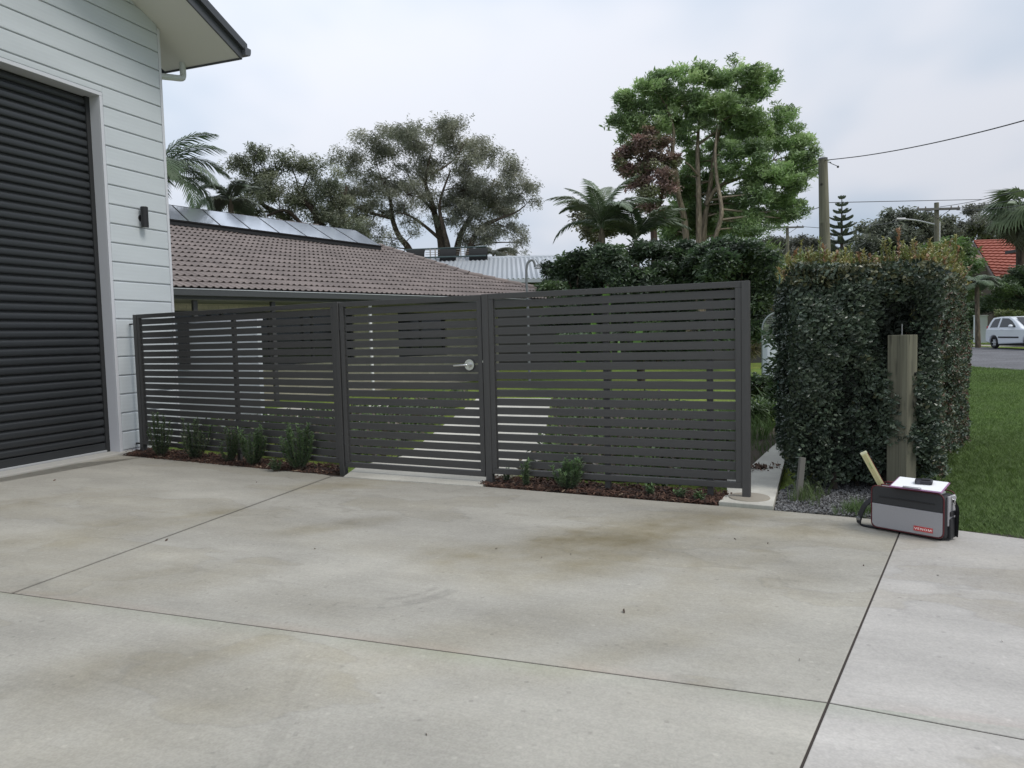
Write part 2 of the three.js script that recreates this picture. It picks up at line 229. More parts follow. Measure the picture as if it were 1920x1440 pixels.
// local axes: x away along the wall, y up, z out of the wall
{
  const W = 8, TOP = 5.775, SL = .404, P = .245, Y0 = .032, J = -1.05, JL = -4.25, HEAD = 4.555;
  const rake = (x) => x > -4 ? TOP - SL * x : TOP - SL * (-8 - x);
  const clip = (x0, x1, y0, y1) => {   // board outline under the gable
    const pts = [[x0, y0], [x1, y0]]; const r1 = rake(x1), l1 = rake(x0);
    const xa = y1 > r1 ? -(y1 - TOP) / SL : x1, xb = y1 > l1 ? -8 + (y1 - TOP) / SL : x0;
    if (y1 > r1) { if (r1 > y0) pts.push([x1, r1]); } if (xa > -4.02 && y1 <= TOP + 4 * SL) pts.push([Math.max(-4, Math.min(x1, xa)), y1]);
    if (xb < xa) pts.push([Math.max(x0, xb), y1]); if (y1 > l1 && l1 > y0) pts.push([x0, l1]);
    return pts;
  };
  const board = (pts) => { const s = new THREE.Shape(pts.map(([a, b]) => new THREE.Vector2(a, b))); const g = new THREE.ExtrudeGeometry(s, { depth: .008, bevelEnabled: true, bevelThickness: .008, bevelSize: .010, bevelOffset: -.010, bevelSegments: 2 }); g.translate(0, 0, -.006); const p = g.attributes.position, uv = g.attributes.uv; for (let i = 0; i < p.count; i++) uv.setXY(i, p.getX(i) / 2.4, p.getY(i) / 1.0); return g; };
  for (let i = 0; i < 31; i++) {
    const y0 = Y0 + i * P + .0075, y1 = Y0 + (i + 1) * P - .0075; if (y0 > TOP + 4 * SL - .1) break;
    const segs = y0 > HEAD ? [[-W, -.045]] : y1 < HEAD ? [[-W, JL - .05], [J + .05, -.045]] : [[-W, JL - .05], [J + .05, -.045], [JL - .05, J + .05]];
    segs.forEach(([a, b], k) => {
      const lo = k === 2 ? HEAD + .05 : y0; if (lo > y1 - .03) return;
      let x0 = a, x1 = b; if (lo > rake(x1)) x1 = -(lo + .02 - TOP) / SL; if (lo > rake(x0)) x0 = -8 + (lo + .02 - TOP) / SL; if (x1 - x0 < .2) return;
      part('board', board(clip(x0, x1, lo, y1)), wallWhite, garage);
    });
  }
  // wall body behind the boards, with the door opening
  const sh = new THREE.Shape([[-W + .02, 0], [JL, 0], [JL, HEAD], [J, HEAD], [J, 0], [-.02, 0], [-.02, rake(-.02)], [-4, TOP + 4 * SL], [-W + .02, rake(-.02)]].map(([a, b]) => new THREE.Vector2(a, b)));
  const body = new THREE.ExtrudeGeometry(sh, { depth: .2, bevelEnabled: false }); body.translate(0, 0, -.212);
  part('wall', body, trimWhite, garage);
  part('wall', [bx(.2, TOP - .1, 9, -.122, (TOP - .1) / 2, -4.72), bx(.2, TOP - .1, 9, -W + .122, (TOP - .1) / 2, -4.72), bx(W, TOP, .2, -W / 2, TOP / 2, -9.3)], wallWhite, garage);
  part('corner_trim', bx(.043, TOP - .05, .03, -.0215, (TOP - .05) / 2 + .03, -.003, .004), trimWhite, garage);
  part('door_trim', bx(.045, HEAD, .026, J + .0235, HEAD / 2, -.002, .004), trimWhite, garage);
  part('door_trim', bx(.045, HEAD, .026, JL - .0235, HEAD / 2, -.002, .004), trimWhite, garage);
  part('door_trim', bx(J - JL + .09, .045, .028, (J + JL) / 2, HEAD + .0235, -.002, .004), trimWhite, garage);
  part('door_sill', bx(J - JL + .3, .05, .34, (J + JL) / 2 + .0, .0, -.06, .008), mat(.42, .41, .38, .85), garage);
  part('bottom_flashing', bx(-J - .05, .03, .02, (J + .05) / 2 - .02, .018, -.01), trimWhite, garage);
  // roller door: corrugated curtain of slats in guides
  const door = part('roller_door', [bx(.06, HEAD, .05, J - .03, HEAD / 2, -.185), bx(.06, HEAD, .05, JL + .03, HEAD / 2, -.185), bx(J - JL, HEAD, .02, (J + JL) / 2, HEAD / 2, -.215)], doorDark, garage);
  const n = 42, dp = (HEAD - .16) / n, prof = (y) => { const s = new THREE.Shape(); s.moveTo(-.01, .006); s.lineTo(.012, .010); s.quadraticCurveTo(.024, dp * .12, .027, dp * .3); s.quadraticCurveTo(.030, dp * .55, .026, dp * .72); s.quadraticCurveTo(.020, dp * .80, .004, dp - .014); s.lineTo(-.01, dp - .004); s.closePath(); return s; };
  const sg = new THREE.ExtrudeGeometry(prof(0), { depth: J - JL - .1, bevelEnabled: false, curveSegments: 5 }); sg.rotateY(Math.PI / 2); sg.scale(1, 1, -1);
  { const ix = sg.index; const p = sg.attributes.position.array; for (let i = 0; i < p.length; i += 9) for (let k = 0; k < 3; k++) { const t = p[i + 3 + k]; p[i + 3 + k] = p[i + 6 + k]; p[i + 6 + k] = t; } sg.computeVertexNormals(); }
  for (let i = 0; i < n; i++) { const m = part('slat', sg, doorM, door); m.position.set(JL + .05, .15 + i * dp, -.2); }
  part('bottom_rail', bx(J - JL - .1, .12, .035, (J + JL) / 2, .085, -.185, .005), doorM, door);
  part('weather_seal', bx(J - JL - .1, .028, .05, (J + JL) / 2, .038, -.18, .006), mat(.38, .39, .4, .5), door);
  // roof: soffit, barge boards, sheets, gutter
  const OV = .8, E0 = .72, yS = (x) => TOP - SL * x;
  const slope = Math.hypot(1, SL), ang = Math.atan(SL);
  const slab = (x0, x1, th, dy, z0, z1, m, name) => { const s = new THREE.Shape([[x0, yS(x0) + dy], [x1, yS(x1) + dy], [x1, yS(x1) + dy + th], [x0, yS(x0) + dy + th]].map(([a, b]) => new THREE.Vector2(a, b))); const g = new THREE.ExtrudeGeometry(s, { depth: z1 - z0, bevelEnabled: false }); g.translate(0, 0, z0); const h = g.clone(); h.scale(-1, 1, 1); h.translate(-8, 0, 0); const p = h.attributes.position.array; for (let i = 0; i < p.length; i += 9) for (let k = 0; k < 3; k++) { const t = p[i + 3 + k]; p[i + 3 + k] = p[i + 6 + k]; p[i + 6 + k] = t; } h.computeVertexNormals(); return part(name, [g, h], m, garage); };
  const roof = slab(-4, E0 + .06, .05, .19, -10, OV + .05, darkTrim, 'roof');
  slab(-4, E0, .02, 0, -.6, OV - .026, soffitM, 'soffit');
  slab(-4, E0 + .0, .17, -.012, OV - .024, OV, darkTrim, 'barge_board');
  slab(-4, E0 + .055, .085, .12, OV + .002, OV + .055, mat(.055, .058, .066, .45), 'barge_cap');
  part('fascia', [bx(.022, .2, 10 + OV - .03, E0 - .012, yS(E0) + .085, -5 + OV / 2)], darkTrim, garage);
  const gs = new THREE.Shape(); gs.moveTo(0, 0); gs.lineTo(.07, 0); gs.quadraticCurveTo(.11, .01, .115, .07); gs.lineTo(.115, .105); gs.lineTo(0, .105); gs.closePath();
  const gg = new THREE.ExtrudeGeometry(gs, { depth: 10 + OV + .03, bevelEnabled: true, bevelSize: .004, bevelThickness: .004, bevelSegments: 1 }); gg.translate(E0 + .004, yS(E0) + .05, -10 + .03);
  part('gutter', gg, mat(.10, .105, .12, .45), garage);
  part('downpipe', tube([V(E0 - .09, yS(E0) + .06, -.2), V(E0 - .09, yS(E0) - .13, -.2), V(E0 - .11, yS(E0) - .17, -.2), V(.12, yS(E0) - .30, -.2), V(.06, yS(E0) - .36, -.2), V(.06, .1, -.2)].flatMap((v, i, a) => i < a.length - 1 ? [v, v.clone().lerp(a[i + 1], .5)] : [v]), [.045], 12, 44), mat(.62, .65, .64, .45), garage);
}
{ // wall light
  const p = (() => { const d = ray(263, 408), o = camera.position, t = COR.clone().sub(o).dot(GN) / d.dot(GN); return d.multiplyScalar(t).add(o); })();
  const l = thing('wall_light', 'black cylinder up and down light fixed to the white weatherboards', 'wall lamp', p, Math.atan2(GN.x, GN.z));
  part('lamp_body', [cyl(.047, .047, .27, 0, -.135, .075, 24)], blackM, l);
  part('mounting_plate', [new THREE.CylinderGeometry(.045, .045, .02, 20).rotateX(Math.PI / 2).translate(0, -.01, .014), new THREE.CylinderGeometry(.018, .018, .05, 12).rotateX(Math.PI / 2).translate(0, -.01, .04)], blackM, l);
  for (const y of [.136, -.136]) part('lens', new THREE.CylinderGeometry(.038, .038, .006, 20).translate(0, y, .075), mat(.3, .3, .28, .2), l);
}

// ───────────────────────── slat fence and gate ─────────────────────────
const pFL = gnd(270, 846), pGL = gnd(645, 885), pGR = gnd(920, 905.5), pFR = gnd(1400, 937);
const FTOP = 1.80, FBOT = .095;
function fencePanel(name, label, cat, a, b, { left = true, right = true, footR = 0, isGate = false, mids = [] }) {
  const L = Math.hypot(b.x - a.x, b.z - a.z), turn = -Math.atan2(b.z - a.z, b.x - a.x), t = thing(name, label, cat, [a.x, 0, a.z], turn);
  const PW = .065, g0 = isGate ? PW / 2 + .008 : PW / 2, g1 = L - (isGate ? PW / 2 + .008 : PW / 2), top = FTOP - (isGate ? .004 : 0), bot = isGate ? .06 : FBOT;
  if (left) part('post', bx(PW, FTOP + .06, PW, 0, (FTOP - .06) / 2, 0, .004), fenceM, t);
  if (right) part('post', bx(PW, FTOP + .06, PW, L, (FTOP - .06) / 2, 0, .004), fenceM, t);
  const S = .05;   // frame
  part('top_rail', bx(g1 - g0 - .002, S, .05, (g0 + g1) / 2, top - S / 2, 0, .003), fenceM, t);
  part('bottom_rail', bx(g1 - g0 - .002, S, .05, (g0 + g1) / 2, bot + S / 2, 0, .003), fenceM, t);
  part('stile', bx(S, top - bot - 2 * S - .002, .049, g0 + S / 2, (top + bot) / 2, 0, .003), fenceM, t);
  part('stile', bx(S, top - bot - 2 * S - .002, .049, g1 - S / 2, (top + bot) / 2, 0, .003), fenceM, t);
  const n = 19, inner = top - bot - 2 * S, gap = .0165, sh = (inner - gap * (n + 1)) / n, sg = bx(g1 - g0 - 2 * S + .03, sh, .017, 0, 0, 0, .0025);
  for (let i = 0; i < n; i++) { const m = part('slat', sg, fenceM, t); m.position.set((g0 + g1) / 2, bot + S + gap + sh / 2 + i * (sh + gap), -.004 + rr(-.0012, .0012)); m.rotation.z = rr(-.0006, .0006); }
  for (const [x, h] of mids) part('back_brace', bx(.05, h + .06, .04, x, (h - .06) / 2, -.036, .003), fenceM, t);
  return { t, L, g0, g1, top, bot };
}
const fl = fencePanel('slat_fence', 'dark grey horizontal slat fence panel fixed beside the white garage wall', 'fence', pFL, pGL, { mids: [[1.9, 1.74]] });
for (const y of [FTOP - .12, .1]) part('wall_bracket', bx(.30, .018, .03, -.16, y, 0, .003), blackM, fl.t);
const gt = fencePanel('slat_gate', 'dark grey slatted gate with a steel lever handle between two fence panels', 'gate', pGL, pGR, { left: false, right: false, isGate: true });
const fr = fencePanel('slat_fence', 'dark grey horizontal slat fence panel ending free beside the clipped hedge', 'fence', pGR, pFR, { mids: [[1.16, 1.7], [2.06, 1.7]] });
part('foot_plate', new THREE.CylinderGeometry(.16, .165, .008, 24).translate(fr.L + .02, .025, 0), mat(.30, .27, .22, .9), fr.t);
{ // lever handle on the gate
  const h = new THREE.Group(); h.name = 'handle'; gt.t.add(h); h.position.set(gt.g1 - .145, 1.135, .006);
  part('rose', [new THREE.CylinderGeometry(.052, .055, .014, 28).rotateX(Math.PI / 2).translate(0, 0, .012), new THREE.CylinderGeometry(.022, .026, .03, 20).rotateX(Math.PI / 2).translate(0, 0, .03), new THREE.CylinderGeometry(.012, .012, .008, 14).rotateX(Math.PI / 2).translate(0, 0, .05)], steel, h);
  part('lever', tube([V(0, 0, .03), V(-.02, 0, .055), V(-.06, -.002, .06), V(-.15, -.006, .058)], [.011, .011, .0105, .009], 12, 18), steel, h);
  part('latch_bolt', bx(.05, .02, .012, .135, .03, .012, .003), steel, h);
  for (const y of [1.5, .3]) part('hinge', cyl(.012, .012, .09, gt.g0 - .008, y, .02, 12), blackM, gt.t);
}

// ───────────────────────── mulch beds ─────────────────────────
const mulchM = [mat(.085, .036, .022, .95), mat(.055, .026, .018, .95), mat(.13, .065, .040, .95), mat(.22, .15, .10, .9)];
function inside(pts, x, z) { let c = false; for (let i = 0, j = pts.length - 1; i < pts.length; j = i++) { const [xi, zi] = pts[i], [xj, zj] = pts[j]; if ((zi > z) !== (zj > z) && x < (xj - xi) * (z - zi) / (zj - zi) + xi) c = !c; } return c; }
function scatter(pts, n) { const xs = pts.map((p) => p[0]), zs = pts.map((p) => p[1]), a = Math.min(...xs), b = Math.max(...xs), c = Math.min(...zs), d = Math.max(...zs), out = []; let tries = 0; while (out.length < n && tries++ < n * 60) { const x = rr(a, b), z = rr(c, d); if (inside(pts, x, z)) out.push([x, z]); } return out; }
const DUM = new THREE.Object3D();
function inst(name, geo, m, list, parent) {   // list of {p, r:[x,y,z], s, c}
  const o = new THREE.InstancedMesh(geo, m, list.length); o.name = parent ? name : numbered(name); o.castShadow = o.receiveShadow = true;
  list.forEach((q, i) => { DUM.position.copy(q.p); DUM.rotation.set(...q.r); Array.isArray(q.s) ? DUM.scale.set(...q.s) : DUM.scale.setScalar(q.s); DUM.updateMatrix(); o.setMatrixAt(i, DUM.matrix); if (q.c) o.setColorAt(i, q.c); });
  (parent || scene).add(o); return o;
}
const white = mat(1, 1, 1, .9);
function mulchBed(pts, n, label) {
  const t = new THREE.Group(); t.name = numbered('mulch_bed'); scene.add(t); tag(t, label, null, null, 'structure');
  part('soil', worldUV(poly(pts, .1), 0, 0, 1).translate(0, -.018, 0), mat(.035, .020, .014, 1), t);
  const chip = bx(1, .18, .35); { const p = chip.attributes.position; for (let i = 0; i < p.count; i++) if (p.getX(i) > 0) { p.setZ(i, p.getZ(i) * .55); p.setY(i, p.getY(i) * .6); } chip.computeVertexNormals(); }
  const cols = [lin(.085, .042, .028), lin(.058, .031, .022), lin(.12, .066, .044), lin(.04, .026, .02), lin(.30, .22, .15)];
  const l = scatter(pts, n).map(([x, z]) => ({ p: V(x, rr(-.015, .022), z), r: [rr(-.5, .5), rr(0, 6.3), rr(-.5, .5)], s: rr(.014, .05), c: cols[rnd() < .025 ? 4 : Math.floor(rnd() * 4)] }));
  tag(inst('bark_chips', chip, white, l, t), 'reddish brown bark chips', null, null, 'stuff');
}
const P2 = (p) => [p.x, p.z];
const bedL = [P2(gnd(224, 852)), P2(gnd(268, 858)), P2(gnd(300, 861)), P2(gnd(605, 890)), P2(gnd(652, 880)), [pGL.x - .05, pGL.z - .30], [pFL.x - .42, pFL.z - .5]];
const bedR = [P2(gnd(890, 910)), P2(gnd(1343, 946)), P2(gnd(1376, 931)), [pFR.x - .12, pFR.z - .32], [pGR.x + .02, pGR.z - .3], P2(gnd(921, 899))];
mulchBed(bedL, 5200, 'reddish brown bark mulch bed along the left fence panel');
mulchBed(bedR, 5200, 'reddish brown bark mulch bed along the right fence panel');

// ───────────────────────── low plants in the mulch ─────────────────────────
const leafGreen = new THREE.MeshPhysicalMaterial({ color: 0xffffff, roughness: .85, transmission: .35, thickness: 0, clearcoat: .2, clearcoatRoughness: .4 });
const glossLeaf = new THREE.MeshPhysicalMaterial({ color: 0xffffff, roughness: .8, transmission: .15, thickness: 0, clearcoat: .8, clearcoatRoughness: .28 });
const barkBrown = mat(.11, .085, .06, .95);
function blade(L, W, seg = 2, bend = .3) { // narrow leaf from the origin along +y, bending to +z
  const pos = []; const P = (t, s) => [s * W * .5 * (1 - Math.pow(Math.abs(t * 2 - .8) / 1.3, 2)) * (t >= 1 ? 0 : 1), L * t * (1 - bend * t * .4), L * bend * t * t];
  for (let i = 0; i < seg; i++) { const a = i / seg, b = (i + 1) / seg; const q = [P(a, -1), P(a, 1), P(b, 1), P(b, -1)]; pos.push(...q[0], ...q[1], ...q[2]); if (i < seg - 1) pos.push(...q[0], ...q[2], ...q[3]); }
  return tris(pos);
}
const needle = blade(1, .24, 2, .2);
function rosemary(px, py, hpx, wpx, stems, label, tone = 1) {
  const p = gnd(px, py), sc = Math.hypot(p.x, p.z) / F_PX * .97, H = hpx * sc, W = wpx * sc / 2, t = thing('rosemary_shrub', label, 'shrub', p, 0, null);
  const st = [], lf = [];
  stems = Math.round(stems * 1.5);
  for (let i = 0; i < stems; i++) {
    const a = rr(0, 6.3), r = Math.sqrt(rnd()) * W, h = H * rr(.55, 1) * (1 - .25 * (r / (W + .01)) ** 2), x = Math.cos(a) * r, z = Math.sin(a) * r * .6;
    const pts = [V(x * .15, 0, z * .15), V(x * .7, h * .4, z * .7), V(x + rr(-.02, .02), h, z + rr(-.02, .02))]; st.push(tube(pts, [.004, .0015], 5, 6));
    const c = new THREE.CatmullRomCurve3(pts), n = Math.ceil(h / .0030);
    for (let k = 0; k < n; k++) { const u = .12 + .88 * k / n, q = c.getPoint(u); const g = rr(.7, 1.25) * tone * (.75 + .45 * u); lf.push({ p: q, r: [rr(.5, 1.25), rr(0, 6.3), 0].slice(), s: rr(.030, .056), c: lin(.085 * g, .160 * g, .048 * g) }); }
  }
  part('stem', st, barkBrown, t);
  const m = new THREE.InstancedMesh(needle, leafGreen, lf.length); m.name = 'foliage'; m.userData.kind = 'stuff'; DUM.rotation.order = 'YXZ';
  lf.forEach((q, i) => { DUM.position.copy(q.p); DUM.rotation.set(q.r[0], q.r[1], 0); DUM.scale.setScalar(q.s); DUM.updateMatrix(); m.setMatrixAt(i, DUM.matrix); m.setColorAt(i, q.c); }); DUM.rotation.order = 'XYZ';
  t.add(m); return t;
}
rosemary(302, 858, 92, 46, 9, 'slender green shrub in the mulch nearest the garage wall', .8);
rosemary(366, 862, 84, 62, 10, 'thin dark green shrub second from the garage wall', .75);
rosemary(431, 868, 70, 34, 9, 'narrow green shrub just left of the bushiest one by the fence', .85);
rosemary(474, 874, 82, 62, 22, 'bushiest green shrub in the middle of the left mulch bed', 1);
rosemary(561, 882, 98, 66, 20, 'upright bright green shrub in the left mulch bed nearest the gate', 1.1);
rosemary(517, 884, 26, 26, 6, 'tiny low green seedling between two shrubs in the left mulch bed', .9);
rosemary(1066, 919, 68, 72, 30, 'spiky green rosemary bush in the right mulch bed', 1.15);
rosemary(988, 913, 56, 22, 5, 'single leaning green sprig left of the rosemary bush', 1.15);
rosemary(951, 904, 30, 12, 3, 'tiny green sprig close to the gate post', 1.1);
rosemary(1219, 929, 22, 26, 5, 'small green tuft in the mulch right of the rosemary bush', 1.0);
rosemary(1274, 934, 22, 26, 5, 'small green tuft in the mulch in the middle right bed', 1.0);
rosemary(1310, 940, 20, 24, 5, 'small green tuft in the mulch nearest the fence end post', 1.0);

// ───────────────────────── the brick house with the tiled roof ─────────────────────────
const HE = 2.5, hA = gnd(326, 538, HE), hAz = 42 * Math.PI / 180, HX = V(Math.sin(hAz), 0, -Math.cos(hAz)), HZ = V(Math.cos(hAz), 0, Math.sin(hAz));
const house = thing('brick_house', 'low brick house with a brown tiled hip roof behind the fence', 'house', [hA.x, 0, hA.z], Math.atan2(HZ.x, HZ.z));
const PITCH_T = 18 * Math.PI / 180, TP = Math.tan(PITCH_T), X0 = -2.3, X1 = 13.2;   // local: x along the eave, z towards the viewer (eave at z = 0, roof rises to -z)
const ridgeRun = (x) => 9.45 + (9.6 - x) * .13, vergeX = (r) => r < 2.76 ? X1 - r / 2.76 * (X1 - 10.75) : 10.75 - (r - 2.76) / 6.69 * 1.15;
{
  const cP = Math.cos(PITCH_T), sP = Math.sin(PITCH_T), P3 = (x, r, dy = 0) => [x, HE + r * TP + dy, -r];
  const f = [P3(X0, 0, -.02), P3(X1, 0, -.02), P3(10.75, 2.76, -.02), P3(9.6, 9.45, -.02), P3(X0, ridgeRun(X0), -.02)], back = [P3(9.6, 9.45, -.02), [10.4, HE, -18.5], [X0, HE, -20.5], P3(X0, ridgeRun(X0), -.02)];
  const roof = part('roof', [tris([f[0], f[1], f[2], f[0], f[2], f[3], f[0], f[3], f[4]].flat()), tris([back[0], back[1], back[2], back[0], back[2], back[3]].flat()), tris([[X1, HE - .02, 0], [X1, HE - .02, -2.9], P3(10.75, 2.76, -.02)].flat())], mat(.085, .068, .062, .9), house);
  part('gable_wall', tris([P3(10.65, 2.76, -.06), [10.65, 0, -2.76], P3(9.5, 9.45, -.06), [10.65, 0, -2.76], [9.5, 0, -9.45], P3(9.5, 9.45, -.06), P3(9.5, 9.45, -.06), [9.5, 0, -9.45], [10.3, HE - .05, -18.4], [9.5, 0, -9.45], [10.3, 0, -18.4], [10.3, HE - .05, -18.4]].flat()), mat(.36, .33, .28, .9), house);
  // double roll tiles laid in courses: the rolls stand open at the lower end of each tile
  const TW = .30, TG = .49, prof = (u) => { const q = (u * 2) % 1; return .034 * Math.exp(-(((q - .5) / .19) ** 2)); };
  const tile = (() => { const N = 14, pos = []; const pt = (i, t) => { const u = i / N, am = t < .75 ? 1 : t < .9 ? .55 : .04; return [(u - .5) * TW, prof(u) * am + .020 * (1 - t), -t * (TG + .03)]; };
    const ts = [0, .72, .93, 1]; for (let i = 0; i < N; i++) { for (let k = 0; k < 3; k++) { const a = pt(i, ts[k]), b = pt(i + 1, ts[k]), c = pt(i + 1, ts[k + 1]), d = pt(i, ts[k + 1]); pos.push(...a, ...b, ...c, ...a, ...c, ...d); } const a = pt(i, 0), b = pt(i + 1, 0), a2 = [a[0], a[1] - .013, a[2]], b2 = [b[0], b[1] - .013, b[2]]; pos.push(...a2, ...b2, ...b, ...a2, ...b, ...a); }
    return tris(pos); })();
  const tileM = [0, 1, 2, 3].map((k) => { const s = [1, .88, 1.1, .96][k]; return new THREE.MeshStandardMaterial({ color: lin(.205 * s, .170 * s, .155 * s), roughness: .8, bumpMap: rep(grain, 2), bumpScale: .002 }); });
  const all = [];
  for (let r = 0; r < 22; r++) { const run = r * TG * cP - .03; for (let k = 0; k < 60; k++) { const x = X0 + (k + .5) * TW; if (x > vergeX(Math.max(0, run)) - .03 || run > ridgeRun(x) - .15) continue; if (x < 8.6 && run > 7.6) continue; all.push([x, HE + .006 + run * TP, -run]); } }
  const world = (p) => V(hA.x, 0, hA.z).addScaledVector(HX, p[0]).addScaledVector(HZ, p[2]).setY(p[1]);
  all.forEach((p) => { p.d = world(p).distanceTo(camera.position); const q = world(p).project(camera); p.px = (q.x + 1) * 960; });
  all.sort((a, b) => (a.px < 315) - (b.px < 315) || a.d - b.d);
  const restL = [];
  all.forEach((p, i) => {
    if (i < 300) { const m = part('roof_tile', tile, tileM[Math.floor(rnd() * 4)], roof); m.position.set(p[0], p[1], p[2]); m.rotation.x = PITCH_T; m.rotation.z = rr(-.008, .008); }
    else restL.push({ p: V(p[0], p[1] + rr(-.002, .002), p[2]), r: [PITCH_T, 0, rr(-.008, .008)], s: 1, c: lin(.205, .170, .155).multiplyScalar(rr(.86, 1.12)) });
  });
  tag(inst('roof_tiles', tile, new THREE.MeshStandardMaterial({ color: 0xffffff, roughness: .8, bumpMap: rep(grain, 2), bumpScale: .002 }), restL, roof), 'further brown roof tiles', null, null, 'stuff');
  // ridge and hip caps
  const cap = (a, b, n) => { for (let i = 0; i < n; i++) { const p = a.clone().lerp(b, i / n), q = a.clone().lerp(b, (i + 1.06) / n); part('ridge_cap', tube([p.add(V(0, .012, 0)), q], [.105, .09], 8, 1), tileM[i % 4], roof); } };
  const C = (x, r) => V(...P3(x, r, .02));
  cap(C(X1 + .03, 0), C(10.75, 2.76), 9); cap(C(10.75, 2.76), C(9.6, 9.45), 15); cap(C(9.6, 9.45), C(X0, ridgeRun(X0)), 26);
  // gutter, fascia, eave lining, walls, openings
  part('gutter', [bx(X1 - X0, .12, .11, (X0 + X1) / 2, HE - .105, .075, .012), ], mat(.062, .066, .068, .45), house);
  part('gutter_bead', bx(X1 - X0, .020, .022, (X0 + X1) / 2, HE - .035, .128, .006), mat(.42, .44, .45, .4), house);
  part('fascia', bx(X1 - X0, .2, .025, (X0 + X1) / 2, HE - .12, -.005), mat(.055, .058, .056, .5), house);
  part('soffit', bx(X1 - X0 - .05, .012, 1.55, (X0 + X1) / 2, HE - .226, -.80), mat(.20, .20, .185, .8), house);
  const brickT = tex(512, 512, (u, v) => { const row = Math.floor(v * 12), uu = u * 4 + (row % 2) * .5, fx = uu - Math.floor(uu), fy = v * 12 - row, mortar = fx < .04 || fy < .11; const id = HASH[(Math.floor(uu) % 4 * 31 + row * 7) & 65535]; const k = mortar ? 168 : 176 + id * 26 + (fbm(u * 60, v * 60, 2, 60) - .5) * 22; return [k, k * .965, k * .87]; });
  const brickM = new THREE.MeshStandardMaterial({ map: rep(brickT, 1), roughness: .9 });
  const wallZ = -1.5, segs = [[X0, .55], [5.25, 6.7], [8.5, 10.6]];
  const bw = (x0, x1, y0, y1) => { const g = bx(x1 - x0, y1 - y0, .2, (x0 + x1) / 2, (y0 + y1) / 2, wallZ - .1); const p = g.attributes.position, uv = g.attributes.uv; for (let i = 0; i < p.count; i++) uv.setXY(i, (p.getX(i) + p.getZ(i)) / .96, p.getY(i) / 1.03); return g; };
  part('wall', [...segs.map(([a, b]) => bw(a, b, -.1, HE - .23)), bw(.55, 5.25, -.1, .85), bw(6.7, 8.5, -.1, .9), bw(.55, 5.25, 2.12, HE - .23), bw(6.7, 8.5, 2.12, HE - .23), bx(.2, HE - .3, 1.3, 10.55, (HE - .3) / 2, -2.1)], brickM, house);
  const glass = mat(.012, .014, .016, .08), frameW = mat(.05, .05, .05, .5);
  const win = (x0, x1, y0, y1, n) => { const w = part('window', [bx(x1 - x0, .05, .06, (x0 + x1) / 2, y0 + .025, wallZ - .1), bx(x1 - x0, .05, .06, (x0 + x1) / 2, y1 - .025, wallZ - .1), ...Array.from({ length: n + 1 }, (_, i) => bx(.05, y1 - y0 - .1, .06, x0 + .025 + (x1 - x0 - .05) * i / n, (y0 + y1) / 2, wallZ - .1))], frameW, house); for (let i = 0; i < n; i++) part('pane', bx((x1 - x0) / n - .05, y1 - y0 - .1, .01, x0 + .025 + (x1 - x0 - .05) * (i + .5) / n, (y0 + y1) / 2, wallZ - .12), glass, w); };
  win(.55, 5.25, .85, 2.12, 4); win(6.7, 8.5, .9, 2.12, 2);
  part('downpipe', tube([V(4.72, HE - .2, -.1), V(4.72, HE - .3, -.12), V(4.72, .02, -.12)], [.045], 12, 10), mat(.78, .78, .77, .4), house);
  part('veranda_post', bx(.09, HE - .24, .09, 2.15, (HE - .24) / 2, -.14, .004), mat(.05, .05, .05, .5), house);
  part('veranda_post', bx(.09, HE - .24, .09, .45, (HE - .24) / 2, -.14, .004), mat(.05, .05, .05, .5), house);
  // white rendered screen wall joining the garage side
}
{ // white screen wall seen through the left slats
  const t = thing('screen_wall', 'white rendered garden wall seen through the slats beside the garage', 'wall', [-5.2, 0, -11.45], -.19);
  part('wall', bx(1.6, 1.72, .12, .65, .86, 0, .006), new THREE.MeshStandardMaterial({ map: boardT, roughness: .8 }), t);
  part('coping', bx(1.64, .04, .16, .65, 1.74, 0, .006), trimWhite, t);
  const d = thing('meter_box', 'dark narrow meter box mounted on the white garden wall', 'meter box', [-4.95, 1.42, -11.32], -.19);
  part('box', bx(.14, .74, .09, 0, 0, .05, .008), blackM, d); part('door', bx(.12, .68, .012, 0, 0, .1, .004), mat(.03, .03, .03, .4), d);
}
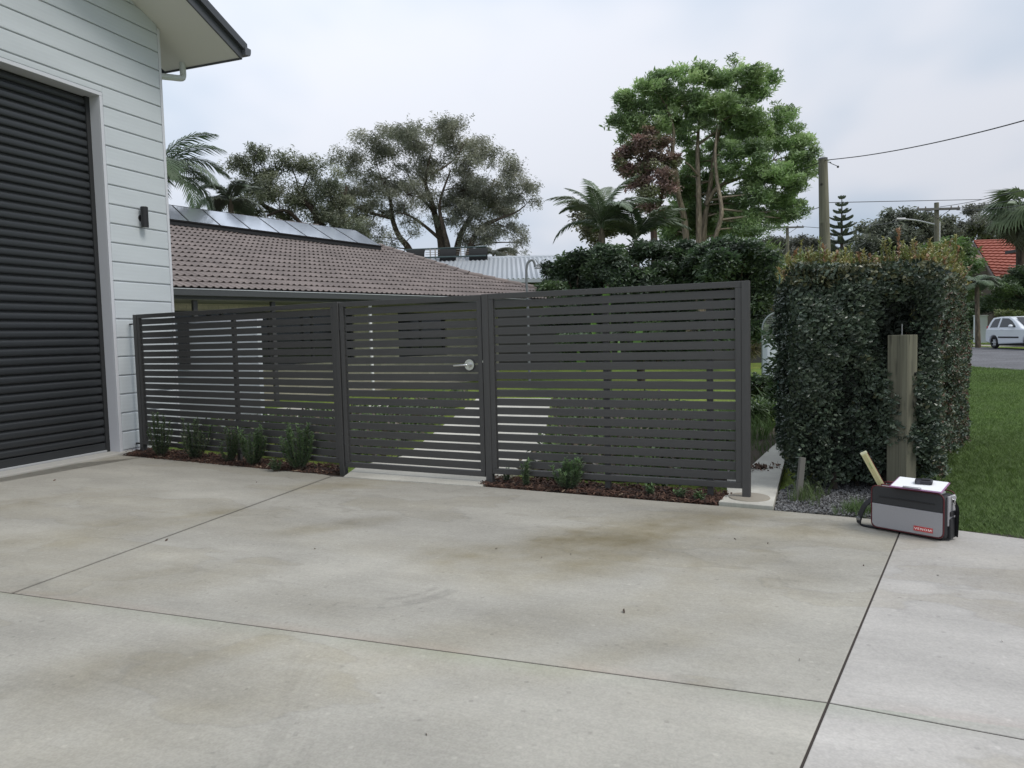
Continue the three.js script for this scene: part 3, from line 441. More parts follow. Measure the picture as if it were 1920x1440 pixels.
{ // solar array
  const t = thing('solar_array', 'row of black framed solar panels raised on the brown tiled roof', 'solar panels', [hA.x, 0, hA.z], Math.atan2(HZ.x, HZ.z));
  const PWd = .86, PL = 2.15, SK = .185;
  const cell = new THREE.MeshPhysicalMaterial({ color: lin(.60, .64, .72), metalness: .8, roughness: .3, clearcoat: 1, clearcoatRoughness: .12 });
  const fr = mat(.02, .02, .022, .4), N = 13, xe = 9.5, runAt = (x) => 5.62 + (xe - x) * SK, LIFT = .19;
  for (let i = 0; i < N; i++) {
    const xc = xe - i * (PWd + .014) * .982 - PWd / 2, run = runAt(xc); if (xc < X0 + .4) break;
    const m = part('panel', [bx(PWd, .04, .014, 0, 0, -.007), bx(PWd, .04, .014, 0, 0, -PL + .007), bx(.014, .04, PL - .03, -PWd / 2 + .007, 0, -PL / 2), bx(.014, .04, PL - .03, PWd / 2 - .007, 0, -PL / 2)], fr, t);
    m.position.set(xc, HE + run * TP + LIFT, -run); { const X = V(1, -SK * TP, SK).normalize(), N0 = V(0, Math.cos(PITCH_T + .06), Math.sin(PITCH_T + .06)), Y = N0.addScaledVector(X, -N0.dot(X)).normalize(); m.quaternion.setFromRotationMatrix(new THREE.Matrix4().makeBasis(X, Y, X.clone().cross(Y))); }
    part('glass', bx(PWd - .03, .02, PL - .03, 0, .004, -PL / 2), cell, m);
  }
  for (const o of [.4, 1.9]) { const pts = [xe, xe - 11].map((x) => { const run = runAt(x) + o; return V(x, HE + run * TP + LIFT - .05, -run); }); part('rail', tube(pts, [.02], 6, 1), mat(.3, .3, .31, .4, 1), t); }
  { const q = (x, dy, o) => { const run = runAt(x) + o; return V(x, HE + run * TP + dy, -run); }; part('edge_skirt', [quad(q(xe, .05, .03), q(xe - 11.2, .05, .03), q(xe - 11.2, LIFT - .02, .03), q(xe, LIFT - .02, .03)), quad(q(xe, .05, .06), q(xe, LIFT - .02, .06), q(xe - 11.2, LIFT - .02, .06), q(xe - 11.2, .05, .06))], mat(.008, .009, .011, .7), t); }
}
// ───────────────────────── house with the corrugated metal roof ─────────────────────────
{
  const a = at(917, 524, 28), b = at(1010, 521, 28), c = at(1065, 480, 33), d = at(915, 485.5, 33);
  const ex = V(1, 0, 0).multiplyScalar(1).add(V(0, 0, .0)).normalize();
  const base = V(-4.6, 0, -28), t = thing('metal_roof_house', 'house with a pale corrugated metal roof beyond the tiled roof', 'house', base, 0);
  const yE = a.y, yR = c.y, RN = 5, L = 15.6, N = 17 * 13, pos = [];
  const wv = (i) => .022 * Math.cos(i / 4 * Math.PI * 2);
  const n = Math.round(L / .19) * 4; for (let i = 0; i < n; i++) { const x0 = i * .19 / 4, x1 = (i + 1) * .19 / 4, h0 = wv(i), h1 = wv(i + 1); pos.push(x0, yE + h0, 0, x1, yE + h1, 0, x1, yR + h1, -RN, x0, yE + h0, 0, x1, yR + h1, -RN, x0, yR + h0, -RN); }
  const lx = n * .19 / 4;
  part('roof', [tris(pos), tris([0, yR, -RN, lx, yR, -RN, lx, yE, -2 * RN, 0, yR, -RN, lx, yE, -2 * RN, 0, yE, -2 * RN])], mat(.46, .49, .52, .38, .25), t);
  part('ridge_cap', tube([V(0, yR - .02, -RN), V(lx, yR - .02, -RN)], [.09], 8, 1), mat(.46, .49, .52, .38, .25), t);
  part('gutter', bx(lx, .14, .12, lx / 2, yE - .09, .07, .01), mat(.52, .55, .57, .4), t);
  part('wall', [bx(lx - 1, yE - .2, .2, lx / 2, (yE - .2) / 2, -.7), bx(.2, yE - .2, 8.6, .6, (yE - .2) / 2, -RN), bx(.2, yE - .2, 8.6, lx - .6, (yE - .2) / 2, -RN)], mat(.06, .058, .055, .8), t);
  part('soffit', bx(lx - .1, .02, .6, lx / 2, yE - .17, -.3), mat(.1, .1, .1, .8), t);
  // pool heating mats bowed up over the ridge
  const s = thing('pool_heating_mats', 'black pool heating mats bowed up along the metal roof ridge', 'solar heater', [0, 0, 0]);
  const strips = [[766, 799], [827, 857], [881, 915]], mp = (px, y, z) => { const q = at(px, 480, 33.2); return V(q.x, y, z); };
  const arc = (x0, x1, th = .03) => { const ps = [], M = 8; const f = (k) => { const u = k / M; return [yR - .16 + Math.sin(u * Math.PI * .5) * .62, -32.45 - Math.pow(u, 2.4) * .8]; }; for (let k = 0; k < M; k++) { const [y0, z0] = f(k), [y1, z1] = f(k + 1); ps.push(x0, y0, z0, x1, y0, z0, x1, y1, z1, x0, y0, z0, x1, y1, z1, x0, y1, z1); ps.push(x0, y0 - th, z0 - th, x1, y1 - th, z1 - th, x1, y0 - th, z0 - th, x0, y0 - th, z0 - th, x0, y1 - th, z1 - th, x1, y1 - th, z1 - th); } return tris(ps); };
  for (const [p0, p1] of strips) part('mat', arc(mp(p0, 0, 0).x, mp(p1, 0, 0).x), mat(.007, .008, .009, .85), s);
  const xs = mp(758, 0, 0).x, xe = mp(913, 0, 0).x, top = yR + .47;
  part('header_pipe', [tube([V(xs, top, -33.2), V(xe, top + .05, -33.2)], [.035], 8, 1), tube([V(xs, yR + .02, -32.4), V(xe, yR + .04, -32.4)], [.03], 8, 1)], mat(.05, .08, .08, .4), s);
  const slatL = []; for (const [g0, g1] of [[799, 827], [857, 881]]) { const a0 = mp(g0, 0, 0).x, a1 = mp(g1, 0, 0).x; slatL.push(bx(.05, .42, .05, a0 + (a1 - a0) * .33, yR + .24, -32.9), bx(.05, .42, .05, a0 + (a1 - a0) * .66, yR + .24, -32.9)); for (let k = 0; k < 4; k++) slatL.push(bx(a1 - a0, .02, .02, (a0 + a1) / 2, yR + .1 + k * .1, -32.95)); }
  part('support_rack', slatL, mat(.35, .33, .30, .6), s);
}
{ // outdoor lamp on a swan neck pole
  const p = at(989, 545, 18.5), t = thing('swan_neck_lamp', 'grey swan neck pole with a small hanging lamp in front of the metal roof', 'lamp', [p.x, terrain(-18.5), p.z]);
  const h = at(989, 489, 18.5).y - terrain(-18.5);
  part('pole', tube([V(0, 0, 0), V(0, h * .6, 0), V(0, h - .12, 0), V(.06, h - .01, 0), V(.14, h + .01, 0), V(.19, h - .06, 0), V(.2, h - .16, 0)], [.032, .03, .03, .028, .026], 10, 36), mat(.17, .18, .19, .5), t);
  part('lamp_head', [cyl(.09, .03, .06, .27, h - .2, 0, 16), cyl(.03, .02, .05, .27, h - .145, 0, 10), tube([V(.2, h - .1, 0), V(.27, h - .12, 0)], [.014], 6, 1)], mat(.2, .21, .22, .5), t);
  part('stay', tube([V(.21, h + .04, 0), V(.33, h - .17, 0)], [.01], 6, 1), mat(.2, .21, .22, .5), t);
}

// ───────────────────────── trees: limbs, twigs and leaf sprays ─────────────────────────
function leafSpray(n, L, W, spread, seed, droop = .2) {   // n folded leaves around a twig end
  const q = mulberry(seed), pos = [];
  for (let i = 0; i < n; i++) {
    const a = q() * 6.28, e = (q() - .35) * 1.6, o = V((q() - .5) * spread, (q() - .5) * spread * .8, (q() - .5) * spread), d = V(Math.cos(a) * Math.cos(e), Math.sin(e) - droop, Math.sin(a) * Math.cos(e)).normalize();
    const s = d.clone().cross(V(q() - .5, 1, q() - .5)).normalize(), up = s.clone().cross(d).normalize(), l = L * (.7 + q() * .6), w = W * (.8 + q() * .4);
    const A = o, B = o.clone().addScaledVector(d, l * .5).addScaledVector(s, w / 2).addScaledVector(up, w * .22), C = o.clone().addScaledVector(d, l), D = o.clone().addScaledVector(d, l * .5).addScaledVector(s, -w / 2).addScaledVector(up, w * .22);
    pos.push(...A.toArray(), ...B.toArray(), ...C.toArray(), ...A.toArray(), ...C.toArray(), ...D.toArray());
  }
  const g = new THREE.BufferGeometry(); g.setAttribute('position', new THREE.Float32BufferAttribute(pos, 3)); g.setAttribute('uv', new THREE.Float32BufferAttribute(new Float32Array(pos.length / 3 * 2), 2)); g.computeVertexNormals(); return g;
}
const treeLeafM = new THREE.MeshPhysicalMaterial({ color: 0xffffff, roughness: .85, transmission: .5, thickness: 0, clearcoat: .3, clearcoatRoughness: .4 });
const barkT = tex(256, 512, (u, v) => { const k = 128 + (fbm(u * 12, v * 6, 4, 6) - .5) * 90 + (fbm(u * 40, v * 8, 2, 8) - .5) * 40; return [k, k * .94, k * .86]; });
const barkMat = (r, g, b) => new THREE.MeshStandardMaterial({ map: barkT, color: lin(r * 4.2, g * 4.2, b * 4.2), roughness: .95 });
const jit = (c, k) => [c[0] * k, c[1] * k, c[2] * k];
// blobs: [px, py, rx, ry, leaves share, depth offset] seen from the garden; trunks: [[px, py, depth offset]...] with a radius
function tree({ name, label, cat = 'tree', group, depth, blobs, trunks = [], bark = [.09, .075, .06], r0 = .2, cols, spray, dens = 1, size = 1, clump = 9, deep = 1, twigs = true, pos, spreadK = .42, backOf = null }) {
  const S = depth / F_PX, bc = blobs.map(([x, y, rx, ry, w = 1, dz = backOf ? backOf(x, y) : null]) => ({ c: at(x, y, depth + (dz === null ? rr(-1, 1) * rx * S * deep : dz)), rx: rx * S, ry: ry * S, w }));
  const paths = trunks.map(({ p, r }) => { const pts = p.map(([x, y, dz = 0]) => at(x, y, depth + dz)); return { pts, r: r || [r0, r0 * .45] }; });
  let bx0 = paths.length ? paths[0].pts[0].clone() : bc.reduce((a, b) => a.add(b.c), V(0, 0, 0)).divideScalar(bc.length); bx0.y = terrain(bx0.z);
  if (pos) bx0.copy(pos);
  const t = thing(name, label, cat, bx0, 0, group), rel = (v) => v.clone().sub(bx0);
  const tg = [], lg = [], nodes = [];
  for (const { pts, r } of paths) {
    const c = pts.length > 2 ? new THREE.CatmullRomCurve3(pts, false, 'centripetal') : new THREE.LineCurve3(pts[0], pts[1]);
    for (let i = 0; i <= 14; i++) nodes.push({ p: c.getPoint(i / 14), r: r[0] + (r[r.length - 1] - r[0]) * i / 14 });
    tg.push(tube(pts.map(rel), r, 9, pts.length * 5));
  }
  const lv = [];
  for (const b of bc) {
    let best = null, bd = 1e9; for (const nd of nodes) { const d = nd.p.distanceTo(b.c) + Math.max(0, nd.p.y - b.c.y) * 1.5; if (d < bd) { bd = d; best = nd; } }
    if (best && bd > .2) { const mid = best.p.clone().lerp(b.c, .5); mid.y += rr(-.05, .12) * bd; mid.x += rr(-.1, .1) * bd; mid.z += rr(-.1, .1) * bd; const rl = Math.min(best.r * .62, .012 * bd + .02); lg.push(tube([best.p, mid, b.c].map(rel), [rl, rl * .35], 6, 8)); }
    const m = Math.max(4, Math.round(clump * (b.w > 0 ? Math.sqrt(b.w) : 1))), rz = Math.max(b.rx, b.ry) * 1.0 * deep;
    for (let k = 0; k < m; k++) {
      const u = rr(-1, 1), a = rr(0, 6.283), q = Math.sqrt(1 - u * u), rad = Math.pow(rnd(), .38) * .86, cc = V(b.c.x + Math.cos(a) * q * b.rx * rad, b.c.y + u * b.ry * rad, b.c.z + Math.sin(a) * q * rz * rad);
      if (twigs && best) { const mm = b.c.clone().lerp(cc, .5); mm.y -= .04 * b.ry; lg.push(tube([b.c, mm, cc].map(rel), [.010 + .006 * b.rx, .004], 4, 3, false)); }
      const sr = spreadK * (.75 + rnd() * .6), nl = Math.round(dens * b.w * b.rx * b.ry * 4 / m * (.6 + rnd() * .8)), col = cols[Math.floor(rnd() * cols.length)], kk = rr(.72, 1.22);
      for (let i = 0; i < nl; i++) {
        const p = V(cc.x + gauss() * b.rx * sr, cc.y + gauss() * b.ry * sr * .75, cc.z + gauss() * rz * sr);
        lv.push({ p: rel(p), r: [rr(-.5, .5), rr(0, 6.283), rr(-.5, .5)], s: size * rr(.7, 1.3), c: lin(...jit(col, kk * rr(.8, 1.2))) });
      }
    }
  }
  const bm = barkMat(...bark);
  if (tg.length) part('trunk', tg, bm, t);
  if (lg.length) part('limbs', lg, bm, t);
  inst('crown', spray, treeLeafM, lv, t).userData.kind = 'stuff';
  return t;
}
const sprayFine = leafSpray(9, .13, .038, .30, 3, .35), sprayLong = leafSpray(10, .155, .050, .20, 4, .1), sprayFar = leafSpray(9, .34, .14, .6, 6, .2), sprayRound = leafSpray(8, .13, .062, .2, 8, .1), sprayFeather = leafSpray(10, .26, .035, .26, 9, .2);

// paperbark in the middle
tree({ name: 'paperbark_tree', label: 'wide grey green tree with many dark leaning trunks behind the metal roof', depth: 36,
  trunks: [
    { p: [[800, 640], [768, 470], [747, 441], [735, 407], [732, 376], [716, 335]], r: [0.211, 0.136, 0.105, 0.037] },
    { p: [[815, 640, .4], [828, 467, .4], [818, 414, .6], [807, 372, .5], [798, 345, .2], [807, 290, 0]], r: [0.223, 0.167, 0.118, 0.037] },
    { p: [[835, 640, -.3], [840, 467, -.3], [833, 434, -.5], [824, 386, -.6], [845, 318, -.8]], r: [0.198, 0.124, 0.087, 0.031] },
    { p: [[845, 640, .9], [857, 465, .8], [874, 420, 1.2], [909, 376, 1.6], [928, 335, 1.8]], r: [0.211, 0.149, 0.099, 0.037] },
    { p: [[870, 640, -.2], [881, 465, -.3], [902, 427, -.5], [936, 410, -.6], [967, 398, -.8], [985, 385, -.8]], r: [0.198, 0.136, 0.093, 0.043, 0.025] },
    { p: [[826, 449, .4], [788, 417, -.3], [764, 403, -.8], [745, 398, -1]], r: [0.093, 0.056, 0.025] },
    { p: [[733, 409, 0], [699, 400, -.5], [668, 388, -.9], [645, 372, -1]], r: [0.081, 0.050, 0.019] },
    { p: [[812, 395, .5], [776, 352, 1], [760, 310, 1.4]], r: [0.074, 0.050, 0.019] },
    { p: [[806, 330, .2], [850, 300, .5], [870, 270, .8]], r: [0.062, 0.037, 0.019] },
  ], bark: [.085, .075, .066], r0: .3,
  blobs: [[700, 285, 55, 38], [745, 250, 40, 22], [780, 262, 60, 38], [850, 268, 60, 40], [820, 240, 40, 18], [905, 290, 42, 34], [955, 325, 40, 36], [975, 365, 36, 30], [925, 365, 50, 38, 1.4], [870, 355, 55, 42, 1.3], [795, 325, 60, 38], [722, 335, 52, 36], [655, 312, 40, 32], [690, 365, 40, 28], [745, 395, 34, 24, .6], [840, 410, 40, 26, .7], [885, 405, 38, 30, 1.1], [935, 420, 34, 26, .9], [978, 455, 26, 24, .7], [960, 430, 24, 20, .6], [690, 420, 34, 24, .6], [735, 450, 24, 20, .5], [640, 390, 36, 36, .8], [1000, 378, 16, 14, .5], [905, 450, 26, 18, .9], [880, 310, 40, 28], [775, 440, 18, 14, .4], [660, 360, 34, 26], [712, 395, 36, 22, .5], [765, 415, 34, 18, .45], [690, 395, 30, 22, .7], [700, 445, 26, 18, .6], [722, 465, 20, 14, .4], [800, 380, 40, 24, .5], [850, 385, 36, 22, .7], [765, 365, 40, 26, .8], [905, 430, 34, 26, 1.1], [870, 450, 24, 16, .8], [940, 395, 36, 26], [672, 420, 24, 18, .7]],
  cols: [[.304, .315, .227], [.244, .256, .179], [.385, .385, .294], [.193, .207, .150]], spray: sprayFine, dens: 128, clump: 13, spreadK: .33 });
tree({ name: 'eucalyptus_tree', label: 'dark bushy grey green tree rising behind the left end of the tiled ridge', depth: 31,
  trunks: [{ p: [[600, 650], [600, 440], [592, 400], [560, 370]], r: [.3, .2, .08] }, { p: [[600, 560, .3], [555, 430, .3], [520, 400, .6], [490, 380, .6], [478, 330, .5]], r: [.24, .16, .1, .05] }, { p: [[640, 650, .5], [628, 430, .5], [640, 390, .8], [650, 350, 1]], r: [.26, .16, .05] }, { p: [[575, 430, 0], [535, 395, -.4], [500, 405, -.6]], r: [.1, .04] }],
  bark: [.05, .042, .036], r0: .22,
  blobs: [[482, 285, 26, 20], [462, 312, 36, 26], [500, 320, 32, 28], [545, 308, 36, 26], [585, 318, 34, 26], [615, 340, 34, 30], [470, 355, 40, 28], [520, 360, 46, 32], [575, 368, 50, 34], [625, 378, 38, 32], [445, 378, 30, 22], [600, 415, 46, 24], [650, 418, 34, 22], [548, 402, 42, 24, .8], [490, 395, 42, 22], [660, 442, 26, 16], [630, 438, 30, 16], [452, 400, 26, 16], [680, 440, 18, 14, .6]],
  cols: [[.212, .243, .147], [.173, .200, .117], [.265, .284, .177], [.138, .161, .097]], spray: sprayFine, dens: 150, clump: 10, spreadK: .34 });
// the tall bright tree on the right
tree({ name: 'umbrella_tree', label: 'tallest bright green tree with several slim pale grey trunks', depth: 26,
  trunks: [
    { p: [[1290, 640, .3], [1284, 416, .2], [1272, 364, 0], [1269, 330, -.2], [1261, 291, -.3], [1263, 245, -.3], [1250, 200, 0]], r: [0.141, 0.096, 0.081, 0.067, 0.030] },
    { p: [[1312, 640, 0], [1311, 459, 0], [1310, 355, 0], [1308, 279, .2], [1312, 210, .4]], r: [0.148, 0.118, 0.089, 0.067, 0.030] },
    { p: [[1316, 640, .4], [1321, 420, .4], [1333, 340, .6], [1342, 275, .6], [1362, 200, .8]], r: [0.141, 0.104, 0.081, 0.059, 0.030] },
    { p: [[1322, 640, -.6], [1339, 456, -.6], [1353, 401, -.8], [1345, 340, -.7], [1341, 288, -.6], [1345, 230, -.4]], r: [0.104, 0.074, 0.067, 0.052, 0.022] },
    { p: [[1324, 385, .4], [1345, 352, .3], [1375, 338, .2], [1412, 324, 0], [1450, 300, -.2]], r: [0.089, 0.067, 0.052, 0.030] },
    { p: [[1340, 360, .4], [1372, 330, .6], [1400, 318, 1], [1430, 280, 1.4]], r: [0.059, 0.044, 0.022] },
    { p: [[1309, 330, 0], [1295, 312, -.3], [1285, 304, -.5]], r: [0.044, 0.022] },
    { p: [[1266, 320, -.2], [1225, 270, .2], [1192, 246, .4], [1165, 230, .5]], r: [0.044, 0.030, 0.015] },
    { p: [[1310, 270, .2], [1360, 240, .6], [1410, 250, .8]], r: [0.052, 0.022] },
  ], bark: [.27, .25, .225], r0: .15,
  blobs: [[1178, 185, 32, 20], [1215, 160, 34, 20], [1255, 145, 36, 18], [1300, 150, 40, 22], [1345, 148, 38, 20], [1385, 140, 34, 18], [1420, 145, 34, 18], [1448, 150, 16, 12], [1160, 225, 24, 20], [1195, 212, 38, 24], [1240, 190, 44, 26], [1290, 190, 44, 24], [1340, 190, 42, 24], [1390, 178, 40, 20], [1425, 170, 26, 16], [1215, 240, 40, 22], [1262, 232, 40, 24], [1310, 225, 36, 24], [1355, 225, 36, 24], [1398, 212, 36, 22], [1345, 262, 44, 22], [1390, 255, 40, 26], [1430, 238, 36, 26], [1470, 228, 30, 24, .8], [1455, 205, 14, 12, .5], [1500, 265, 28, 26], [1460, 275, 42, 28], [1415, 292, 40, 26], [1495, 305, 34, 24], [1525, 290, 14, 14, .7], [1448, 330, 44, 28, 1.2], [1490, 338, 28, 24], [1420, 362, 36, 26], [1462, 372, 38, 26], [1494, 392, 22, 20, .9], [1370, 285, 34, 18, .8], [1390, 385, 36, 24], [1430, 405, 40, 22], [1475, 410, 28, 16], [1355, 320, 22, 18, .6], [1300, 385, 34, 34, 1], [1260, 400, 34, 34, 1], [1290, 330, 26, 26, .7], [1300, 290, 26, 22, .7], [1350, 430, 50, 22, 1.2], [1410, 432, 44, 18, 1.2], [1530, 325, 12, 10, .5], [1320, 125, 14, 9, .4], [1375, 118, 14, 8, .4], [1168, 258, 12, 12, .5], [1330, 300, 34, 20, .7], [1375, 320, 36, 20, .9], [1410, 335, 34, 20, .9], [1290, 260, 30, 18, .7], [1270, 440, 40, 24, 1.1], [1300, 350, 26, 30, .6], [1256, 350, 24, 30, .8], [1390, 415, 40, 24, 1], [1480, 350, 26, 22], [1350, 360, 20, 20, .5], [1210, 262, 26, 12, .6], [1300, 420, 42, 30, 1.7], [1342, 395, 38, 30, 1.5], [1280, 375, 32, 32, 1.3], [1330, 345, 32, 26, 1], [1255, 425, 30, 26, 1.2], [1300, 310, 26, 20, .7]],
  cols: [[.326, .457, .196], [.261, .377, .152], [.435, .566, .261], [.181, .275, .116]], backOf: (x, y) => (x > 1245 && x < 1368 && y > 250 ? rr(.8, 2) : null), spray: sprayLong, dens: 165, clump: 10, spreadK: .33, deep: .9 });
tree({ name: 'red_leaf_tree', label: 'reddish brown leaved tree at the left of the tallest green tree', depth: 25.3, trunks: [{ p: [[1228, 640], [1226, 440], [1215, 360], [1200, 300]], r: [.14, .1, .05] }, { p: [[1226, 420, .2], [1245, 350, .2], [1255, 280, .3]], r: [.08, .03] }], bark: [.07, .055, .045],
  blobs: [[1162, 297, 14, 12], [1185, 282, 26, 20], [1215, 268, 26, 20], [1222, 245, 14, 14, .7], [1245, 260, 22, 18], [1170, 312, 20, 14], [1195, 318, 32, 22], [1230, 305, 30, 24], [1200, 350, 30, 24], [1240, 345, 28, 26], [1225, 385, 28, 24], [1255, 300, 20, 20]],
  cols: [[.40, .265, .235], [.33, .21, .185], [.22, .24, .12], [.30, .22, .16]], spray: sprayRound, dens: 250, clump: 9, deep: .8, spreadK: .34 });
tree({ name: 'small_grey_tree', label: 'small brownish green tree just left of the palms', depth: 23, trunks: [{ p: [[1140, 640], [1130, 470], [1105, 420]], r: [.1, .06, .03] }], bark: [.07, .06, .05],
  blobs: [[1078, 395, 16, 14], [1095, 410, 24, 18], [1110, 432, 28, 18], [1130, 445, 26, 20], [1150, 420, 30, 26]],
  cols: [[.210, .210, .119], [.168, .175, .098]], spray: sprayRound, dens: 210, clump: 6 });

// ───────────────────────── palms ─────────────────────────
function frond(L, seed, droop, leafL, width, twist = .5) {   // arching feather leaf from the origin towards +x
  const q = mulberry(seed), pos = [], spine = []; const N = 34;
  for (let i = 0; i <= N; i++) { const t = i / N, a = .95 - droop * t * 1.6; const p = i ? spine[i - 1].clone().add(V(Math.cos(a), Math.sin(a), 0).multiplyScalar(L / N)) : V(0, 0, 0); spine.push(p); }
  const leaf = (o, d, s, l, w) => { const up = s.clone().cross(d).normalize(), m = o.clone().addScaledVector(d, l * .55).addScaledVector(V(0, -1, 0), l * .06), e = o.clone().addScaledVector(d, l).addScaledVector(V(0, -1, 0), l * .32); const A = o.clone().addScaledVector(s, w * .3), B = o.clone().addScaledVector(s, -w * .3), C = m.clone().addScaledVector(s, w * .5), D = m.clone().addScaledVector(s, -w * .5); for (const v of [A, B, C, B, D, C, D, e, C]) pos.push(...v.toArray()); };
  for (let i = 4; i <= N; i++) for (const sd of [-1, 1]) for (let k = 0; k < 2; k++) {
    const t = (i + k * .5) / N; if (t > 1) continue; const o = spine[Math.min(N, i)].clone(), T = spine[Math.min(N, i)].clone().sub(spine[i - 1]).normalize(), fwd = .55 + .5 * t;
    const d = T.clone().multiplyScalar(fwd).add(V(0, .12 - q() * twist, sd * (1.1 - .3 * t))).normalize(), l = leafL * Math.sin(Math.PI * Math.min(.97, .14 + t * .82)) * (.8 + q() * .35); leaf(o, d, T.clone().cross(d).cross(d).normalize(), l, width);
  }
  const leaves = tris(pos), rach = tube(spine.filter((_, i) => i % 6 === 0 || i === N), [.028, .005], 5, 16);
  return mg([leaves, rach]);
}
const palmM = (r, g, b) => new THREE.MeshPhysicalMaterial({ color: lin(r, g, b), roughness: .85, transmission: .3, thickness: 0, clearcoat: .3, clearcoatRoughness: .4 });
function palm(name, label, px, py, depth, n, L, { mats, seed = 1, droop = 1.2, leafL = .5, tr = .1, list = null, twist = .3, lift = 0, group }) {
  const c = at(px, py, depth), y0 = terrain(-depth), t = thing(name, label, 'palm', [c.x, y0, c.z], 0, group); const q = mulberry(seed);
  part('trunk', [tube([V(.1, -.1, 0), V(.04, (c.y - y0) * .5, 0), V(0, c.y - y0 - .1, 0)], [tr * 1.3, tr, tr], 10, 10), tube([V(0, c.y - y0 - .8, 0), V(0, c.y - y0 + .1, 0)], [tr * 1.15, tr * .5], 10, 3)], barkMat(.13, .12, .10), t);
  const G = [0, 1, 2].map((k) => frond(L, seed * 7 + k, droop * (.85 + .2 * k), leafL, .042, twist));
  for (let i = 0; i < n; i++) { const m = part('frond', G[i % 3], mats[i % mats.length], t); m.position.set(0, c.y - y0, 0); const [a, e] = list && list[i] ? list[i] : [i / n * 6.283 * 1.62 + q(), (q() - .55) * .9]; m.rotation.set(0, a, e + lift, 'YXZ'); m.scale.setScalar(.85 + q() * .3); }
  return t;
}
const pmA = [palmM(.14, .19, .105), palmM(.18, .22, .14), palmM(.10, .15, .075)], pmB = [palmM(.10, .16, .075), palmM(.14, .19, .115), palmM(.07, .12, .05)];
palm('feather_palm', 'tall feather palm peeking out beside the garage corner', 296, 335, 24, 20, 2.45, { mats: pmB, seed: 3, droop: 1.2, leafL: .74, tr: .12, list: [[0, .25], [.3, -.1], [-.4, -.4], [.1, -.7], [.6, .2], [-.9, .1], [1.2, 0], [-1.5, -.2], [2, 0], [2.6, -.2], [3.14, .1], [-2.4, 0], [.2, .55], [-.15, -.05], [.45, -.45]] });
palm('feather_palm', 'pale leaved feather palm partly hidden by the dark grey green tree', 432, 378, 27, 13, 1.7, { mats: [palmM(.13, .155, .11), palmM(.10, .14, .08)], seed: 5, droop: 1.05, leafL: .5, tr: .1 });
palm('feather_palm', 'arching feather palm on the left of the pair by the dense bushes', 1128, 432, 20, 13, 1.85, { mats: pmA, lift: .12, seed: 8, droop: 1.05, leafL: .42, tr: .09, list: [[2.9, .55], [3.2, .35], [2.5, .45], [2.0, .7], [1.2, .75], [.6, .3], [.1, .1], [-.6, .3], [-1.2, .2], [-2, .4], [-2.6, .2], [3.0, -.2], [-.2, .6]] });
palm('feather_palm', 'grey green feather palm on the right of the pair by the dense bushes', 1192, 450, 20.5, 14, 1.7, { mats: pmA, lift: .4, seed: 12, droop: .8, leafL: .52, tr: .09 });
// small palm fronds behind the tree at the end of the heating mats
palm('feather_palm', 'small dry palm just showing at the end of the pool heating mats', 925, 478, 38, 12, 1.6, { mats: [palmM(.16, .15, .10), palmM(.11, .12, .07)], seed: 21, droop: 1.1, leafL: .5, tr: .1 });
{ // fan palm on the right
  const FD = 42, c = at(1914, 388, FD), y0 = terrain(-FD), t = thing('fan_palm', 'tall fan palm with a drooping skirt at the right edge', 'palm', [c.x, y0, c.z]);
  part('trunk', tube([V(.12, -.1, 0), V(.04, (c.y - y0) * .5, 0), V(0, c.y - y0, 0)], [.27, .21, .2], 10, 10), barkMat(.055, .046, .038), t);
  const fan = (() => { const pos = [], q = mulberry(9); for (let i = 0; i < 30; i++) { const a = -1.9 + 3.8 * i / 29, r1 = .55, r2 = .95 * (.85 + q() * .3), w = .06, d = (r, o, dz) => [Math.cos(a + o) * r + .55, -dz, Math.sin(a + o) * r]; const A = [.55, 0, 0], B = d(r1, -.065, .05), C = d(r1, .065, .05), D = d(r2, 0, .35 + q() * .2); pos.push(...A, ...B, ...C, ...B, ...D, ...C); } return mg([tris(pos), tube([V(0, 0, 0), V(.3, .06, 0), V(.56, 0, 0)], [.03, .015], 5, 4)]); })();
  const q = mulberry(33), fm = [palmM(.14, .19, .085), palmM(.105, .15, .065)], dry = [palmM(.10, .10, .05), palmM(.075, .08, .045)];
  for (let i = 0; i < 22; i++) { const m = part('fan_leaf', fan, fm[i % 2], t); m.position.set(0, c.y - y0 + rr(-.1, .1), 0); m.rotation.set((q() - .5) * .6, i * 2.4, .9 - q() * 1.7, 'YXZ'); m.scale.setScalar((.8 + q() * .35) * 1.35); }
  for (let i = 0; i < 16; i++) { const m = part('dry_leaf', fan, dry[i % 2], t); m.position.set(0, c.y - y0 - .2 - q() * .5, 0); m.rotation.set((q() - .5) * .5, i * 2.4, -1.1 - q() * .35, 'YXZ'); m.scale.setScalar((.7 + q() * .3) * 1.35); }
}
{ // tree fern in front of the red roofed house
  palm('tree_fern', 'soft green tree fern in front of the red roofed house', 1832, 534, 36, 16, 1.1, { mats: [palmM(.075, .125, .05), palmM(.06, .10, .04)], seed: 31, droop: 1.1, leafL: .42, tr: .1, twist: .3 });
}
